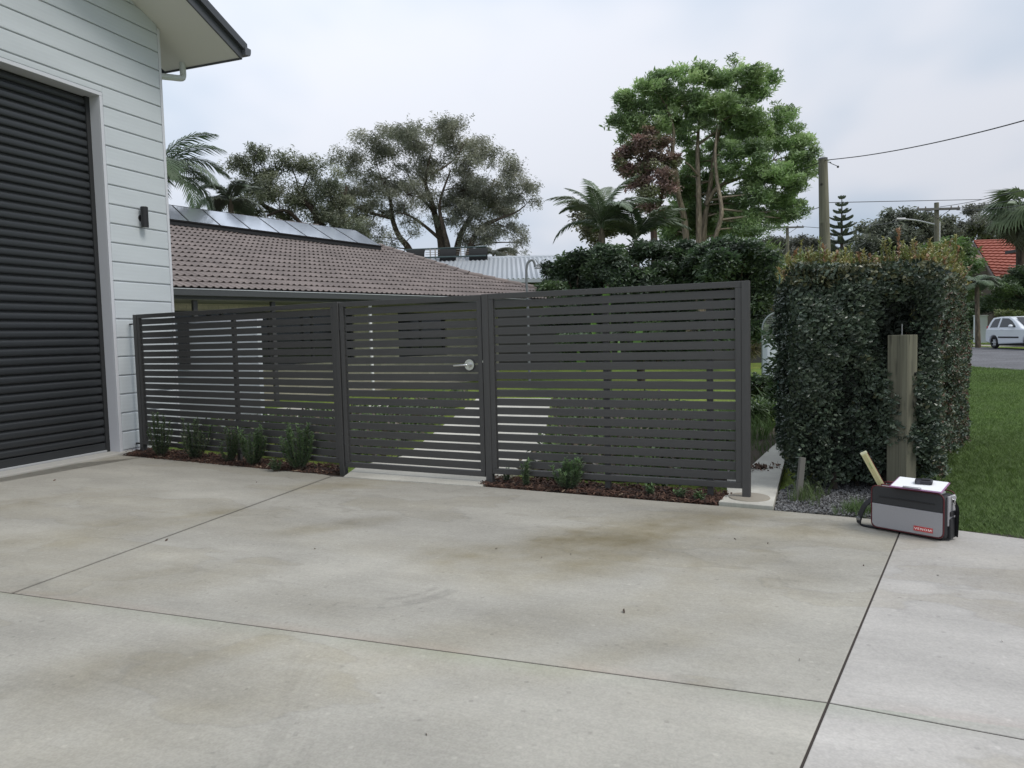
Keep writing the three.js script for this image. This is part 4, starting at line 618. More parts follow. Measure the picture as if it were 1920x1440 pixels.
{ // norfolk pine
  const D = 70, c = at(1578, 500, D), top = at(1577, 366, D), y0 = terrain(-D), t = thing('norfolk_pine', 'symmetrical norfolk pine with level tiers beside the utility pole', 'tree', [c.x, y0, c.z]), H = top.y - y0;
  part('trunk', tube([V(0, 0, 0), V(0, H * .6, 0), V(0, H, 0)], [.25, .16, .03], 8, 8), barkMat(.06, .05, .045), t);
  const pm = new THREE.MeshPhysicalMaterial({ color: lin(.16, .19, .15), roughness: .7, transmission: .1, thickness: 0 });
  const tier = (L) => { const l = []; for (let i = 0; i < 7; i++) { const a = i / 7 * 6.283, d = V(Math.cos(a), 0, Math.sin(a)), s = V(-Math.sin(a), 0, Math.cos(a)); l.push(tube([V(0, 0, 0), d.clone().multiplyScalar(L * .6).add(V(0, L * .10, 0)), d.clone().multiplyScalar(L).add(V(0, L * .3, 0))], [.08, .13, .05], 5, 6)); for (let k = 3; k < 12; k++) for (const e of [-1, 1]) { const u = k / 12, o = d.clone().multiplyScalar(L * u).add(V(0, L * .28 * u * u, 0)); l.push(tube([o, o.clone().addScaledVector(s, e * L * .2 * (1.1 - u * .6)).addScaledVector(d, L * .12).add(V(0, .12, 0))], [.085, .045], 4, 1)); } } return mg(l); };
  const N = 13; for (let i = 0; i < N; i++) { const u = i / (N - 1), m = part('branch_tier', tier(3.1 * (1 - u * .9)), pm, t); m.position.y = H * (.30 + .68 * Math.pow(u, .9)); m.rotation.y = i * 1.3; }
}

// ───────────────────────── shrubs and trees of the middle distance ─────────────────────────
const darkG = [[.078, .135, .055], [.058, .105, .044], [.12, .19, .075], [.042, .075, .034]], midG = [[.085, .145, .05], [.065, .12, .042], [.105, .17, .06]], brightG = [[.13, .22, .06], [.10, .18, .05], [.16, .25, .075]];
const shrub = (o) => tree({ name: 'dense_shrub', cat: 'shrub', twigs: false, spray: sprayRound, dens: 420, clump: 8, spreadK: .4, ...o });
shrub({ label: 'low rounded dark green bush at the left end below the palms', depth: 20, blobs: [[1035, 512, 24, 20], [1060, 500, 28, 22], [1095, 492, 34, 24], [1130, 500, 30, 30], [1045, 540, 30, 20], [1085, 535, 40, 30], [1060, 590, 50, 40], [1120, 580, 40, 50], [1100, 640, 60, 30]], cols: darkG, trunks: [{ p: [[1085, 690], [1085, 580]], r: [.07, .05] }] });
shrub({ label: 'broad dark green bush below the tallest tree and the palms', depth: 19, blobs: [[1150, 480, 30, 22], [1190, 474, 34, 22], [1230, 478, 36, 24], [1270, 474, 34, 24], [1310, 480, 34, 24], [1165, 510, 40, 26], [1220, 515, 46, 30], [1280, 515, 46, 30], [1320, 530, 34, 40], [1190, 560, 50, 40], [1260, 570, 50, 40], [1230, 640, 70, 40]], cols: darkG, trunks: [{ p: [[1235, 690], [1235, 580]], r: [.08, .05] }] });
shrub({ label: 'tall dark bush behind the free end of the fence', depth: 18, blobs: [[1330, 468, 34, 24], [1365, 462, 34, 22], [1400, 472, 34, 24], [1430, 490, 26, 26], [1350, 500, 40, 28], [1400, 510, 44, 32], [1440, 525, 20, 26], [1380, 550, 44, 36], [1425, 560, 28, 32], [1400, 600, 44, 36], [1350, 610, 46, 44], [1420, 615, 26, 24]], cols: darkG, trunks: [{ p: [[1385, 700], [1385, 580]], r: [.08, .05] }] });
shrub({ label: 'feathery bright green foliage just left of the hedge top', depth: 24, spray: sprayFeather, dens: 150, blobs: [[1430, 470, 26, 18, .7], [1455, 500, 26, 14], [1480, 508, 24, 12], [1450, 530, 26, 18], [1440, 555, 22, 20], [1465, 560, 22, 24, .7], [1505, 496, 22, 12]], cols: [[.204, .300, .084], [.168, .252, .072], [.288, .228, .096]], trunks: [{ p: [[1455, 680], [1452, 540]], r: [.05, .03] }] });
shrub({ label: 'large dark rounded tree behind the streetlight pole', name: 'round_tree', cat: 'tree', depth: 58, spray: sprayFar, dens: 34, size: 1, clump: 9, blobs: [[1615, 455, 26, 24], [1640, 430, 28, 22], [1668, 414, 28, 18], [1700, 412, 30, 18], [1735, 415, 30, 18], [1765, 420, 28, 20], [1790, 440, 24, 20], [1630, 480, 40, 22], [1680, 460, 44, 34], [1730, 460, 44, 34], [1775, 480, 40, 30], [1690, 520, 70, 40], [1760, 540, 60, 50], [1620, 530, 60, 40]], cols: [[.144, .165, .112], [.114, .135, .091], [.178, .199, .131]], trunks: [{ p: [[1700, 605], [1698, 500]], r: [.35, .25] }] });
shrub({ label: 'bright green tree in front of the red roofed house gable', name: 'leafy_tree', cat: 'tree', depth: 40, spray: sprayRound, size: 1.5, dens: 95, blobs: [[1752, 470, 24, 16], [1785, 462, 26, 16], [1815, 480, 22, 14], [1770, 492, 34, 18], [1810, 500, 28, 18], [1832, 494, 14, 10], [1775, 525, 44, 26], [1740, 510, 26, 26], [1800, 540, 30, 26]], cols: brightG, trunks: [{ p: [[1790, 640], [1786, 520]], r: [.14, .08] }] });
shrub({ label: 'rounded mid green garden tree above the parked white car', name: 'leafy_tree', cat: 'tree', depth: 41, spray: sprayRound, size: 1.4, dens: 120, blobs: [[1900, 520, 26, 18], [1925, 512, 26, 20], [1880, 545, 28, 18], [1915, 550, 34, 24], [1862, 565, 18, 12], [1890, 572, 28, 14], [1940, 570, 34, 30], [1960, 530, 40, 40]], cols: midG, trunks: [{ p: [[1920, 640], [1915, 560]], r: [.12, .07] }] });
shrub({ label: 'small yellow green clipped bush behind the white car roof', depth: 38, spray: sprayRound, size: 1, dens: 190, blobs: [[1875, 588, 12, 8], [1892, 588, 12, 8], [1908, 592, 12, 8]], cols: [[.15, .19, .04], [.12, .16, .035]] });
shrub({ label: 'dark shrubs under the tree fern beside the white pillar', depth: 47, spray: sprayRound, size: 1.4, dens: 120, blobs: [[1826, 590, 12, 22], [1845, 575, 26, 18], [1810, 600, 20, 24], [1840, 612, 8, 8, .5]], cols: darkG });
shrub({ label: 'pale grey green open tree far behind the red roof', name: 'gum_tree', cat: 'tree', depth: 82, spray: sprayFar, dens: 22, twigs: true, blobs: [[1830, 395, 22, 16, .8], [1850, 412, 28, 18, .8], [1815, 420, 24, 18, .8], [1840, 440, 34, 18], [1880, 430, 30, 24], [1800, 440, 24, 20], [1900, 400, 26, 20, .8], [1870, 385, 20, 12, .7]], cols: [[.204, .210, .168], [.162, .168, .132]], trunks: [{ p: [[1850, 600], [1845, 450], [1840, 410]], r: [.3, .2, .08] }], bark: [.16, .14, .12] });
// the belt of gum trees behind the middle pole
for (const [x, y, w, lb] of [[1420, 462, 34, 'hazy gum tree left of the middle utility pole'], [1455, 455, 34, 'hazy gum tree directly behind the middle utility pole'], [1500, 452, 36, 'hazy gum tree right of the middle utility pole'], [1535, 458, 30, 'hazy gum tree behind the tall bare pole']])
  tree({ name: 'gum_tree', label: lb, depth: 92, group: 'gum trees in the far belt', spray: sprayFar, dens: 22, clump: 8, size: 1.15, blobs: [[x, y, w * .7, 13], [x - w * .5, y + 16, w * .6, 14], [x + w * .5, y + 14, w * .6, 14], [x, y + 28, w, 16], [x, y + 52, w, 18, .8], [x, y + 85, w, 26, .9]], cols: [[.115, .124, .09], [.092, .10, .072], [.135, .142, .105]], trunks: [{ p: [[x - 6, 600], [x - 5, y + 40], [x - 4, y + 10]], r: [.3, .2, .1] }, { p: [[x + 9, 600], [x + 8, y + 40], [x + 12, y + 15]], r: [.28, .18, .08] }], bark: [.17, .15, .125] });
{ // distant wooded rise closing the horizon
  const l = [], q = mulberry(71); for (let i = 0; i < 5200; i++) { const a = -75 + q() * 150, d = 150 + q() * 60, y = Math.pow(q(), .7) * (13 + 5 * fbm(a * .1 + 20, 3, 3)), ar = a * Math.PI / 180; l.push({ p: V(Math.sin(ar) * d, y + .3, -Math.cos(ar) * d), r: [q() * .6, q() * 6.3, q() * .6], s: 4.2 + q() * 3, c: lin(...jit([.12, .13, .10], .75 + q() * .5)) }); }
  const w = inst('distant_woods', leafSpray(12, .5, .3, .9, 44, .1), treeLeafM, l); tag(w, 'far line of grey green woods closing the horizon behind the houses', null, null, 'stuff');
}
{ // broad single leaf above the fence
  const p = at(1143, 560, 12), t = thing('broad_leaf_plant', 'single upright bright green broad leaf showing just above the fence', 'plant', [p.x, 0, p.z]);
  const pos = []; const M = 8, y0 = 1.75, L = .42, W = .15; for (let k = 0; k < M; k++) { const f = (u) => [W / 2 * Math.sin(Math.PI * Math.pow(u, .8)), y0 + L * u, .06 * u * u]; const [w0, a, z0] = f(k / M), [w1, b, z1] = f((k + 1) / M); for (const s of [-1, 1]) pos.push(0, a, z0, s * w0, a, z0 + w0 * .35, s * w1, b, z1 + w1 * .35, 0, a, z0, s * w1, b, z1 + w1 * .35, 0, b, z1); }
  const lm = new THREE.MeshPhysicalMaterial({ color: lin(.15, .30, .055), roughness: .45, transmission: .35, thickness: 0 });
  const lf = part('leaf', tris(pos), lm, t); lf.rotation.z = .03; part('stem', tube([V(0, 0, 0), V(.01, 1, 0), V(0, y0 + .05, 0)], [.015, .008], 6, 6), mat(.08, .13, .04, .7), t);
  for (let i = 0; i < 4; i++) { const m = part('leaf', tris(pos), lm, t); m.position.set(0, -.35 - i * .2, 0); m.rotation.set(0, i * 1.7 + .8, .25, 'YXZ'); }
}

// ───────────────────────── clipped hedge ─────────────────────────
const hedgeTop = 1.90;
const hQ = [at(1488, 700, 6.32), at(1752, 700, 6.12), at(1808, 700, 8.9), V(3.62, 0, -9.9)].map((p) => [p.x, p.z]);   // footprint
{
  const t = thing('clipped_hedge', 'tall square clipped dark green hedge beside the driveway', 'hedge', [hQ[0][0], 0, hQ[0][1]]), O = V(hQ[0][0], 0, hQ[0][1]);
  const leafG = (seed) => { const q = mulberry(seed), pos = []; for (let i = 0; i < 6; i++) { const a = q() * 6.283, o = V((q() - .5) * .07, (q() - .5) * .07, (q() - .5) * .05), d = V(Math.cos(a), Math.sin(a) * .9 + .1, .5 + q() * .5).normalize(), s = d.clone().cross(V(q() - .5, q() - .5, 1)).normalize(), n = s.clone().cross(d).normalize(), l = .041 * (.7 + q() * .6), w = l * .52; const P = (u, k, f) => o.clone().addScaledVector(d, l * u).addScaledVector(s, w * k * .5).addScaledVector(n, f * w); const A = P(0, 0, 0), B = P(.32, 1, .16), C = P(.7, .8, .14), D = P(1, 0, -.12), E = P(.7, -.8, .14), F = P(.32, -1, .16), M = P(.5, 0, 0); for (const [x, y, z] of [[A, B, M], [B, C, M], [C, D, M], [D, E, M], [E, F, M], [F, A, M]]) pos.push(...x.toArray(), ...y.toArray(), ...z.toArray()); } return tris(pos); };
  const G = [leafG(51), leafG(52), leafG(53)];
  const cols = [[.042, .070, .038], [.028, .048, .028], [.070, .100, .058], [.046, .070, .034]], redC = [.11, .055, .030], olive = [.085, .088, .030];
  const lists = [[], [], []]; const inner = [];
  const faceP = (a, b, u) => [a[0] + (b[0] - a[0]) * u, a[1] + (b[1] - a[1]) * u];
  const put = (p, n, k, c) => { DUM.position.set(0, 0, 0); DUM.lookAt(n.x + rr(-.55, .55), n.y + rr(-.45, .55), n.z + rr(-.55, .55)); const e = DUM.rotation.clone(); lists[Math.floor(rnd() * 3)].push({ p, r: [e.x, e.y, e.z], s: k, c }); };
  const face = (a, b, dens, kind) => {
    const len = Math.hypot(b[0] - a[0], b[1] - a[1]), nx = -(b[1] - a[1]) / len, nz = (b[0] - a[0]) / len, n = V(nx, 0, nz), N = Math.round(len * hedgeTop * dens);
    for (let i = 0; i < N; i++) {
      const u = rnd(), y = rr(.06, hedgeTop), [x, z] = faceP(a, b, u), lump = (fbm(u * len * 2.2 + 40 + kind * 9, y * 2.2 + 17, 3) - .5), hol = fbm(u * len * 5 + 3, y * 5 + 9 + kind * 20, 2);
      let off = lump * (kind === 0 ? .46 : .28) - Math.pow(rnd(), 1.5) * .26;
      if (kind === 0) { const bot = .30 + (fbm(u * 9, 3, 2) - .5) * .25 + sstep(.0, .18, u) * 0; if (y < bot && rnd() < .93 - y) continue; if (y < .5) off -= (0.5 - y) * .35; off -= .115 * sstep(.46, .70, u) * (1 - sstep(.86, .99, u)) * sstep(.80, 1.2, y) * (1 - sstep(1.55, 1.8, y)); if (u > .60 && u < .70) off += .10 * sstep(.45, .6, y) * (1 - sstep(.75, .95, y)); if (u > .68 && u < .84) { if (y < .45 || (y > .62 && y < 1.22)) off = Math.min(off, -.10); } }
      if (kind === 1 && y < .12) continue;
      off -= .12 * sstep(hedgeTop - .12, hedgeTop, y) * rnd();
      if (hol < .33 && rnd() < .7) off -= .12;
      const p = V(x + nx * off - O.x, y, z + nz * off - O.z);
      let c = cols[Math.floor(rnd() * 4)], g = rr(.75, 1.3); if (kind === 1) { if (rnd() < .30) c = rnd() < .5 ? redC : olive; else c = jit(c, 1.35); } else if (rnd() < .012) c = olive;
      if (y > hedgeTop - .15 && rnd() < .25) c = olive;
      put(p, n, (kind === 1 ? .78 : 1) * rr(.75, 1.2), lin(...jit(c, g)));
    }
  };
  face(hQ[0], hQ[1], 3800, 0); face(hQ[1], hQ[2], 3000, 1); face(hQ[3], hQ[0], 1700, 2);
  for (let i = 0; i < 9000; i++) { const a = rnd(), b = rnd(), p = faceP(faceP(hQ[0], hQ[1], a), faceP(hQ[3], hQ[2], a), b); put(V(p[0] - O.x, hedgeTop - rnd() * .14 + (fbm(p[0] * 3, p[1] * 3, 2) - .5) * .1, p[1] - O.z), V(0, 1, .15), rr(.75, 1.15), lin(...jit(rnd() < .5 ? cols[2] : olive, rr(.8, 1.3)))); }
  // inner twigs and shaded leaves that close the body
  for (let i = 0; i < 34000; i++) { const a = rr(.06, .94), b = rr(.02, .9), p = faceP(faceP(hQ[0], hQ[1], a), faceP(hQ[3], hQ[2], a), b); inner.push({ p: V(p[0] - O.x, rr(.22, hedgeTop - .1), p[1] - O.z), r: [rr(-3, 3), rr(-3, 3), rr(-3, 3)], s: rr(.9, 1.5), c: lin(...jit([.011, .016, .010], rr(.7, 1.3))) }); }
  lists.forEach((l, i) => { inst('foliage', G[i], glossLeaf, l, t).userData.kind = 'stuff'; });
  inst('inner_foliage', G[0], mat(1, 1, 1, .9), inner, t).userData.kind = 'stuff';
  const st = []; for (let i = 0; i < 46; i++) { const p = faceP(faceP(hQ[0], hQ[1], rr(.08, .95)), faceP(hQ[3], hQ[2], rr(.1, .9)), rr(.04, .6)), x = p[0] - O.x, z = p[1] - O.z; st.push(tube([V(x, 0, z), V(x + rr(-.08, .08), .5, z + rr(-.08, .08)), V(x + rr(-.2, .2), 1.3, z + rr(-.2, .2))], [rr(.012, .03), .008], 6, 6)); }
  part('stems', st, mat(.05, .04, .032, .95), t);
  // copper new growth sticking up along the top
  const sh = [], sl = []; const shootLeaf = blade(1, .42, 2, .25);
  for (let i = 0; i < 2600; i++) {
    const a = rnd(), b = Math.pow(rnd(), 1.1), p = faceP(faceP(hQ[0], hQ[1], a), faceP(hQ[3], hQ[2], a), .12 + b * .86), x = p[0] - O.x, z = p[1] - O.z, big = Math.pow(fbm(p[0] * 3.2 + 5, p[1] * 3.2, 3), 1.6), h = (.05 + .42 * Math.pow(rnd(), 1.3) * big * 2.0) * (.55 + .42 * b), y = hedgeTop - .05;
    const e = V(x + rr(-.09, .09), y + h, z + rr(-.09, .09)); sh.push(tube([V(x, y, z), e], [.003, .0015], 4, 1, false));
    const n = Math.ceil(h / .0062), cc = big > .36 && rnd() < .7 ? (rnd() < .5 ? [.34, .33, .12] : [.24, .29, .10]) : rnd() < .45 ? [.38, .23, .13] : rnd() < .6 ? [.34, .30, .11] : [.20, .24, .08]; for (let k = 0; k < n; k++) { const u = .1 + .9 * k / n; DUM.rotation.order = 'YXZ'; sl.push({ p: V(x + (e.x - x) * u, y + h * u, z + (e.z - z) * u), r: [rr(.3, 1.3), rr(0, 6.3)], s: rr(.030, .058), c: lin(...jit(cc, rr(.75, 1.25))) }); }
  }
  part('shoot_stems', sh, mat(.16, .07, .04, .8), t);
  const m = new THREE.InstancedMesh(shootLeaf, leafGreen, sl.length); m.name = 'new_growth'; m.userData.kind = 'stuff'; m.userData.label = 'copper and lime coloured new shoots along the top of the hedge'; sl.forEach((q, i) => { DUM.position.copy(q.p); DUM.rotation.set(q.r[0], q.r[1], 0, 'YXZ'); DUM.scale.setScalar(q.s); DUM.updateMatrix(); m.setMatrixAt(i, DUM.matrix); m.setColorAt(i, q.c); }); DUM.rotation.order = 'XYZ'; t.add(m);
}
// ───────────────────────── timber post, leaning stake, gravel ─────────────────────────
const woodT = tex(256, 512, (u, v) => { const w = fbm(u * 9, v * 1.6, 5, 200) , k = 118 + (w - .5) * 44 + (fbm(u * 34 + vn(u * 3, v * 4) * .8, v * 2.2, 3, 200) - .5) * 30 - 26 * sstep(.60, .8, fbm(u * 5 + 7, v * 5 + 3, 3, 200)); const kn = Math.hypot((u - .62) * 1.2, (v - .6) * 3), kk = k - 50 * (1 - sstep(.02, .09, kn)); return [kk, kk * .985, kk * .86]; });
{
  const p = at(1690, 880, 6.12), top = at(1690, 628, 6.12).y, t = thing('timber_post', 'weathered square timber post standing against the dark hedge front', 'post', [p.x, 0, p.z], .62);
  const pm = new THREE.MeshStandardMaterial({ map: woodT, color: lin(.80, .80, .76), roughness: .92, bumpMap: woodT, bumpScale: .004 });
  part('post', bx(.165, top + .1, .165, 0, (top - .1) / 2, 0, .005), pm, t);
  part('rod', cyl(.005, .004, .09, -.01, top, 0, 6), mat(.35, .35, .35, .5, .6), t);
  part('bolt', [new THREE.CylinderGeometry(.012, .012, .012, 10).rotateX(Math.PI / 2).translate(.04, top - .32, .085)], mat(.02, .02, .02, .7), t);
  const a = gnd(1497, 934), s = thing('leaning_stake', 'short grey timber stake leaning at the foot of the hedge', 'stake', a), e = bx(.05, .36, .03, 0, .16, 0, .004); part('stake', e, mat(.13, .125, .11, .95), s); s.rotation.set(-.12, .2, -.16);
}
const gravelPts = [P2(gnd(1452, 954)), P2(gnd(1630, 968)), P2(gnd(1790, 988)), P2(gnd(1760, 935)), P2(gnd(1700, 900)), P2(gnd(1500, 900)), P2(gnd(1462, 918))];
{
  const t = new THREE.Group(); t.name = numbered('gravel'); scene.add(t); tag(t, 'grey crushed gravel at the foot of the hedge', null, null, 'stuff');
  part('gravel_bed', worldUV(poly(gravelPts, .08), 0, 0, 1).translate(0, -.022, 0), mat(.085, .08, .074, 1), t);
  const g = new THREE.IcosahedronGeometry(1, 0); inst('gravel_stones', g, mat(1, 1, 1, .9), scatter(gravelPts, 5200).map(([x, z]) => ({ p: V(x, -.016 + rr(0, .012), z), r: [rr(0, 6), rr(0, 6), rr(0, 6)], s: [rr(.005, .013), rr(.004, .008), rr(.005, .012)], c: lin(1, 1, 1).multiplyScalar(rr(.06, .22)) })), t).userData.kind = 'stuff';
}
// ───────────────────────── grasses ─────────────────────────
function tuftGeo(n, h, w, spread, seed, lean = .5) { const q = mulberry(seed), pos = []; for (let i = 0; i < n; i++) { const a = q() * 6.283, r = Math.sqrt(q()) * spread, x = Math.cos(a) * r, z = Math.sin(a) * r, H = h * (.55 + q() * .6), b = q() * 6.283, L = lean * H * (.3 + q()), dx = Math.cos(b) * L, dz = Math.sin(b) * L, sx = -Math.sin(b + q()) * w / 2, sz = Math.cos(b + q()) * w / 2; const m = [x + dx * .35, H * .6, z + dz * .35], e = [x + dx, H, z + dz]; pos.push(x - sx, 0, z - sz, x + sx, 0, z + sz, m[0] + sx * .8, m[1], m[2] + sz * .8, x - sx, 0, z - sz, m[0] + sx * .8, m[1], m[2] + sz * .8, m[0] - sx * .8, m[1], m[2] - sz * .8, m[0] - sx * .8, m[1], m[2] - sz * .8, m[0] + sx * .8, m[1], m[2] + sz * .8, ...e); } return tris(pos); }
const grassLeafM = new THREE.MeshPhysicalMaterial({ color: 0xffffff, roughness: .9, transmission: .3, thickness: 0 });
{
  const tg = tuftGeo(9, .055, .0045, .05, 3, .6), l = [];
  const N = 70000, q = mulberry(91);
  for (let i = 0; i < N; i++) {   // lawn blades, thick near the driveway and thinning away
    const d = 4.2 + Math.pow(q(), 1.7) * 20, z = -d, xl = z > eC.z ? eC.x + (z - eC.z) * eDir.x / eDir.z : lawnL(z), az = .50 + q() * .30, x = d * Math.tan(az); if (x < xl + .03 || x > roadAt(z) - .05) continue;
    const k = rr(.75, 1.25) * (.8 + .4 * fbm(x * .8, z * .8, 3)), s = .75 + d * .035; l.push({ p: V(x, terrain(z) - .035, z), r: [0, q() * 6.3, 0], s: s * (.7 + q() * .5), c: lin(.125 * k, .20 * k, .048 * k) });
  }
  tag(inst('lawn_grass', tg, grassLeafM, l), 'short mown grass blades of the front lawn', null, null, 'stuff');
  // long grass and weeds between the strip and the garden bed
  const lg = tuftGeo(12, .22, .007, .06, 5, .7), wl = [];
  const bed = [P2(gnd(1408, 872)), P2(gnd(1464, 826)), [3.5, -9.3], [4.2, -12.5], [2.9, -12.5], [2.0, -8.2]];
  for (const [x, z] of scatter(bed, 340)) { const k = rr(.7, 1.25); wl.push({ p: V(x, -.04, z), r: [0, rr(0, 6.3), 0], s: rr(.4, 1.1) * (z < -9.5 ? 1.3 : .8), c: lin(.085 * k, .15 * k, .035 * k) }); }
  for (const [x, z] of scatter([P2(gnd(1480, 935)), P2(gnd(1530, 950)), P2(gnd(1560, 925)), P2(gnd(1500, 915))], 34)) wl.push({ p: V(x, -.02, z), r: [0, rr(0, 6.3), 0], s: rr(.3, .75), c: lin(.10, .15, .045).multiplyScalar(rr(.7, 1.2)) });
  for (const [x, z] of scatter([P2(gnd(1560, 962)), P2(gnd(1632, 968)), P2(gnd(1640, 945)), P2(gnd(1590, 948))], 60)) wl.push({ p: V(x, -.02, z), r: [0, rr(0, 6.3), 0], s: rr(.25, .5), c: lin(.085, .15, .035).multiplyScalar(rr(.7, 1.2)) });
  tag(inst('long_grass', lg, grassLeafM, wl), 'tufts of long grass and weeds along the garden edge and hedge foot', null, null, 'stuff');
  // garden bed plants and rough ground cover behind the fence
  const cover = [], cg = leafSpray(10, .11, .045, .2, 61, -.2), gb = [[-1.9, -8.4], [-1.4, -8.7], [-.9, -16.2], [-2.2, -13.2], [-4.4, -11.0], [-4.6, -10.0]], gb2 = [[.35, -8.4], [1.0, -15.5], [3.0, -15], [2.6, -8.8], [1.9, -6.6], [.1, -7.4]];
  for (const [pts, n, h] of [[gb, 900, .28], [gb2, 900, .16]]) for (const [x, z] of scatter(pts, n)) { const k = rr(.6, 1.4), c = rnd() < .3 ? [.12, .10, .07] : [.075, .125, .035]; cover.push({ p: V(x, rr(-.02, h), z), r: [rr(-.4, .4), rr(0, 6.3), rr(-.4, .4)], s: rr(.6, 1.3), c: lin(...jit(c, k)) }); }
  tag(inst('garden_ground_cover', cg, grassLeafM, cover), 'low garden plants and ground cover glimpsed through the fence slats', null, null, 'stuff');
  const soil = struct('garden_bed', worldUV(poly([[2.0, -6.9], [2.45, -7.35], [3.36, -9.1], [3.7, -10.2], [4.4, -13], [2.4, -13], [.4, -8.5], [.2, -7.5]], .1), 0, 0, 1).translate(0, -.024, 0), mat(.062, .048, .034, 1), 'bare brown garden soil between the path and the hedge');
}
// ───────────────────────── garden glimpsed beside the hedge ─────────────────────────
shrub({ label: 'low dark green bush in the gap between fence and hedge', depth: 13, dens: 700, blobs: [[1420, 715, 16, 14], [1440, 722, 16, 12], [1425, 735, 18, 12]], cols: midG.map((c) => jit(c, .8)), pos: gnd(1425, 745) });
shrub({ label: 'loose green climber growing round the stake beside the hedge', depth: 9.4, dens: 520, size: .8, blobs: [[1455, 690, 16, 22, .5], [1462, 720, 18, 22, .6], [1452, 745, 14, 16, .6], [1446, 640, 10, 24, .25], [1470, 660, 10, 30, .4]], cols: midG, pos: gnd(1460, 815) });
shrub({ label: 'fine bright green clump of grass-like plants behind the strip', depth: 11, spray: sprayFeather, size: .7, dens: 700, blobs: [[1415, 765, 14, 10], [1435, 770, 20, 10], [1455, 775, 14, 10], [1425, 785, 20, 8]], cols: brightG.map((c) => jit(c, .8)), pos: gnd(1430, 795) });
shrub({ label: 'dry straw coloured grassy plant behind the fence end', depth: 19, spray: sprayFeather, size: 1, dens: 120, blobs: [[1412, 655, 14, 14], [1426, 650, 10, 12], [1400, 662, 10, 10]], cols: [[.20, .17, .09], [.14, .14, .06]], pos: at(1412, 680, 19).setY(terrain(-19)) });
{
  const b = at(1458, 765, 9.1), tp = at(1462, 515, 9.1), t = thing('garden_stake', 'thin green metal garden stake standing beside the hedge', 'stake', [b.x, 0, b.z]);
  part('stake', tube([V(0, -.05, 0), V(tp.x - b.x, tp.y, tp.z - b.z)], [.011, .010], 8, 4), mat(.055, .13, .11, .5), t);
  const D = 13.5, c = at(1462, 700, D), y0 = terrain(-D), a = thing('garden_arch', 'arch topped grey mesh garden panel half hidden by the hedge', 'trellis', [c.x, y0, c.z], -.1);
  const H = at(1462, 585, D).y - y0, R = .31, fr = []; for (let i = 0; i <= 14; i++) { const th = Math.PI * i / 14; fr.push(V(-Math.cos(th) * R, H - R + Math.sin(th) * R, 0)); }
  part('frame', tube([V(-R, 0, 0), V(-R, H - R - .1, 0), ...fr, V(R, H - R - .1, 0), V(R, 0, 0)], [.014], 8, 60), mat(.24, .27, .26, .4, .4), a);
  const wires = []; for (let k = -8; k <= 8; k++) { const x = k * R / 9; wires.push(tube([V(x, 0, 0), V(x, H - R + Math.sqrt(R * R - x * x), 0)], [.003], 4, 1)); } for (let k = 1; k < 50; k++) { const y = k * .034, w = y > H - R ? Math.sqrt(Math.max(0, R * R - (y - H + R) ** 2)) : R; if (w > .02) wires.push(tube([V(-w, y, 0), V(w, y, 0)], [.003], 4, 1)); }
  part('mesh', wires, mat(.2, .21, .2, .6), a).userData.kind = 'stuff';
  const q = at(1462, 700, 13.2), w = thing('white_tub', 'white plastic bin with a lid standing by the mesh arch', 'bin', [q.x, terrain(-13.2), q.z], -.1), Hb = at(1462, 635, 13.2).y - y0;
  part('bin_body', bx(.56, Hb - .05, .3, 0, (Hb - .05) / 2, .05, .03), mat(.66, .70, .74, .5), w); part('lid', bx(.60, .05, .34, 0, Hb - .025, .05, .018), mat(.70, .73, .77, .5), w);
  part('handle', tube([V(-.1, Hb, .05), V(-.09, Hb + .06, .05), V(.09, Hb + .06, .05), V(.1, Hb, .05)], [.012], 8, 16), mat(.62, .64, .66, .5), w);
}
// fallen leaves on the strip and a few bits on the drive
{
  const lf = blade(1, .4, 2, .3), l = []; const heap = gnd(1425, 882);
  for (let i = 0; i < 150; i++) { const r = Math.abs(gauss()) * .22, a = rr(0, 6.3); l.push({ p: V(heap.x + Math.cos(a) * r * 1.2, .024 + rr(0, .02), heap.z + Math.sin(a) * r * .7), r: [rr(-1.9, -1.2), rr(0, 6.3), rr(-.4, .4)], s: rr(.03, .07), c: lin(...jit([.11, .065, .045], rr(.5, 1.4))) }); }
  for (const [px, py] of [[1070, 1040], [1015, 1047], [1380, 1012], [1440, 1020], [1620, 1062], [1760, 1080], [310, 1015], [480, 905], [590, 1030], [800, 1380], [1170, 1150], [100, 902], [930, 1030], [1880, 1205], [1500, 1240]]) { const p = gnd(px, py); l.push({ p: V(p.x, .004, p.z), r: [-1.5, rr(0, 6.3), 0], s: rr(.014, .04), c: lin(...jit([.09, .06, .045], rr(.5, 1.3))) }); }
  tag(inst('fallen_leaves', lf, mat(1, 1, 1, .9), l), 'scattered dry leaves and twigs on the concrete', null, null, 'stuff');
}
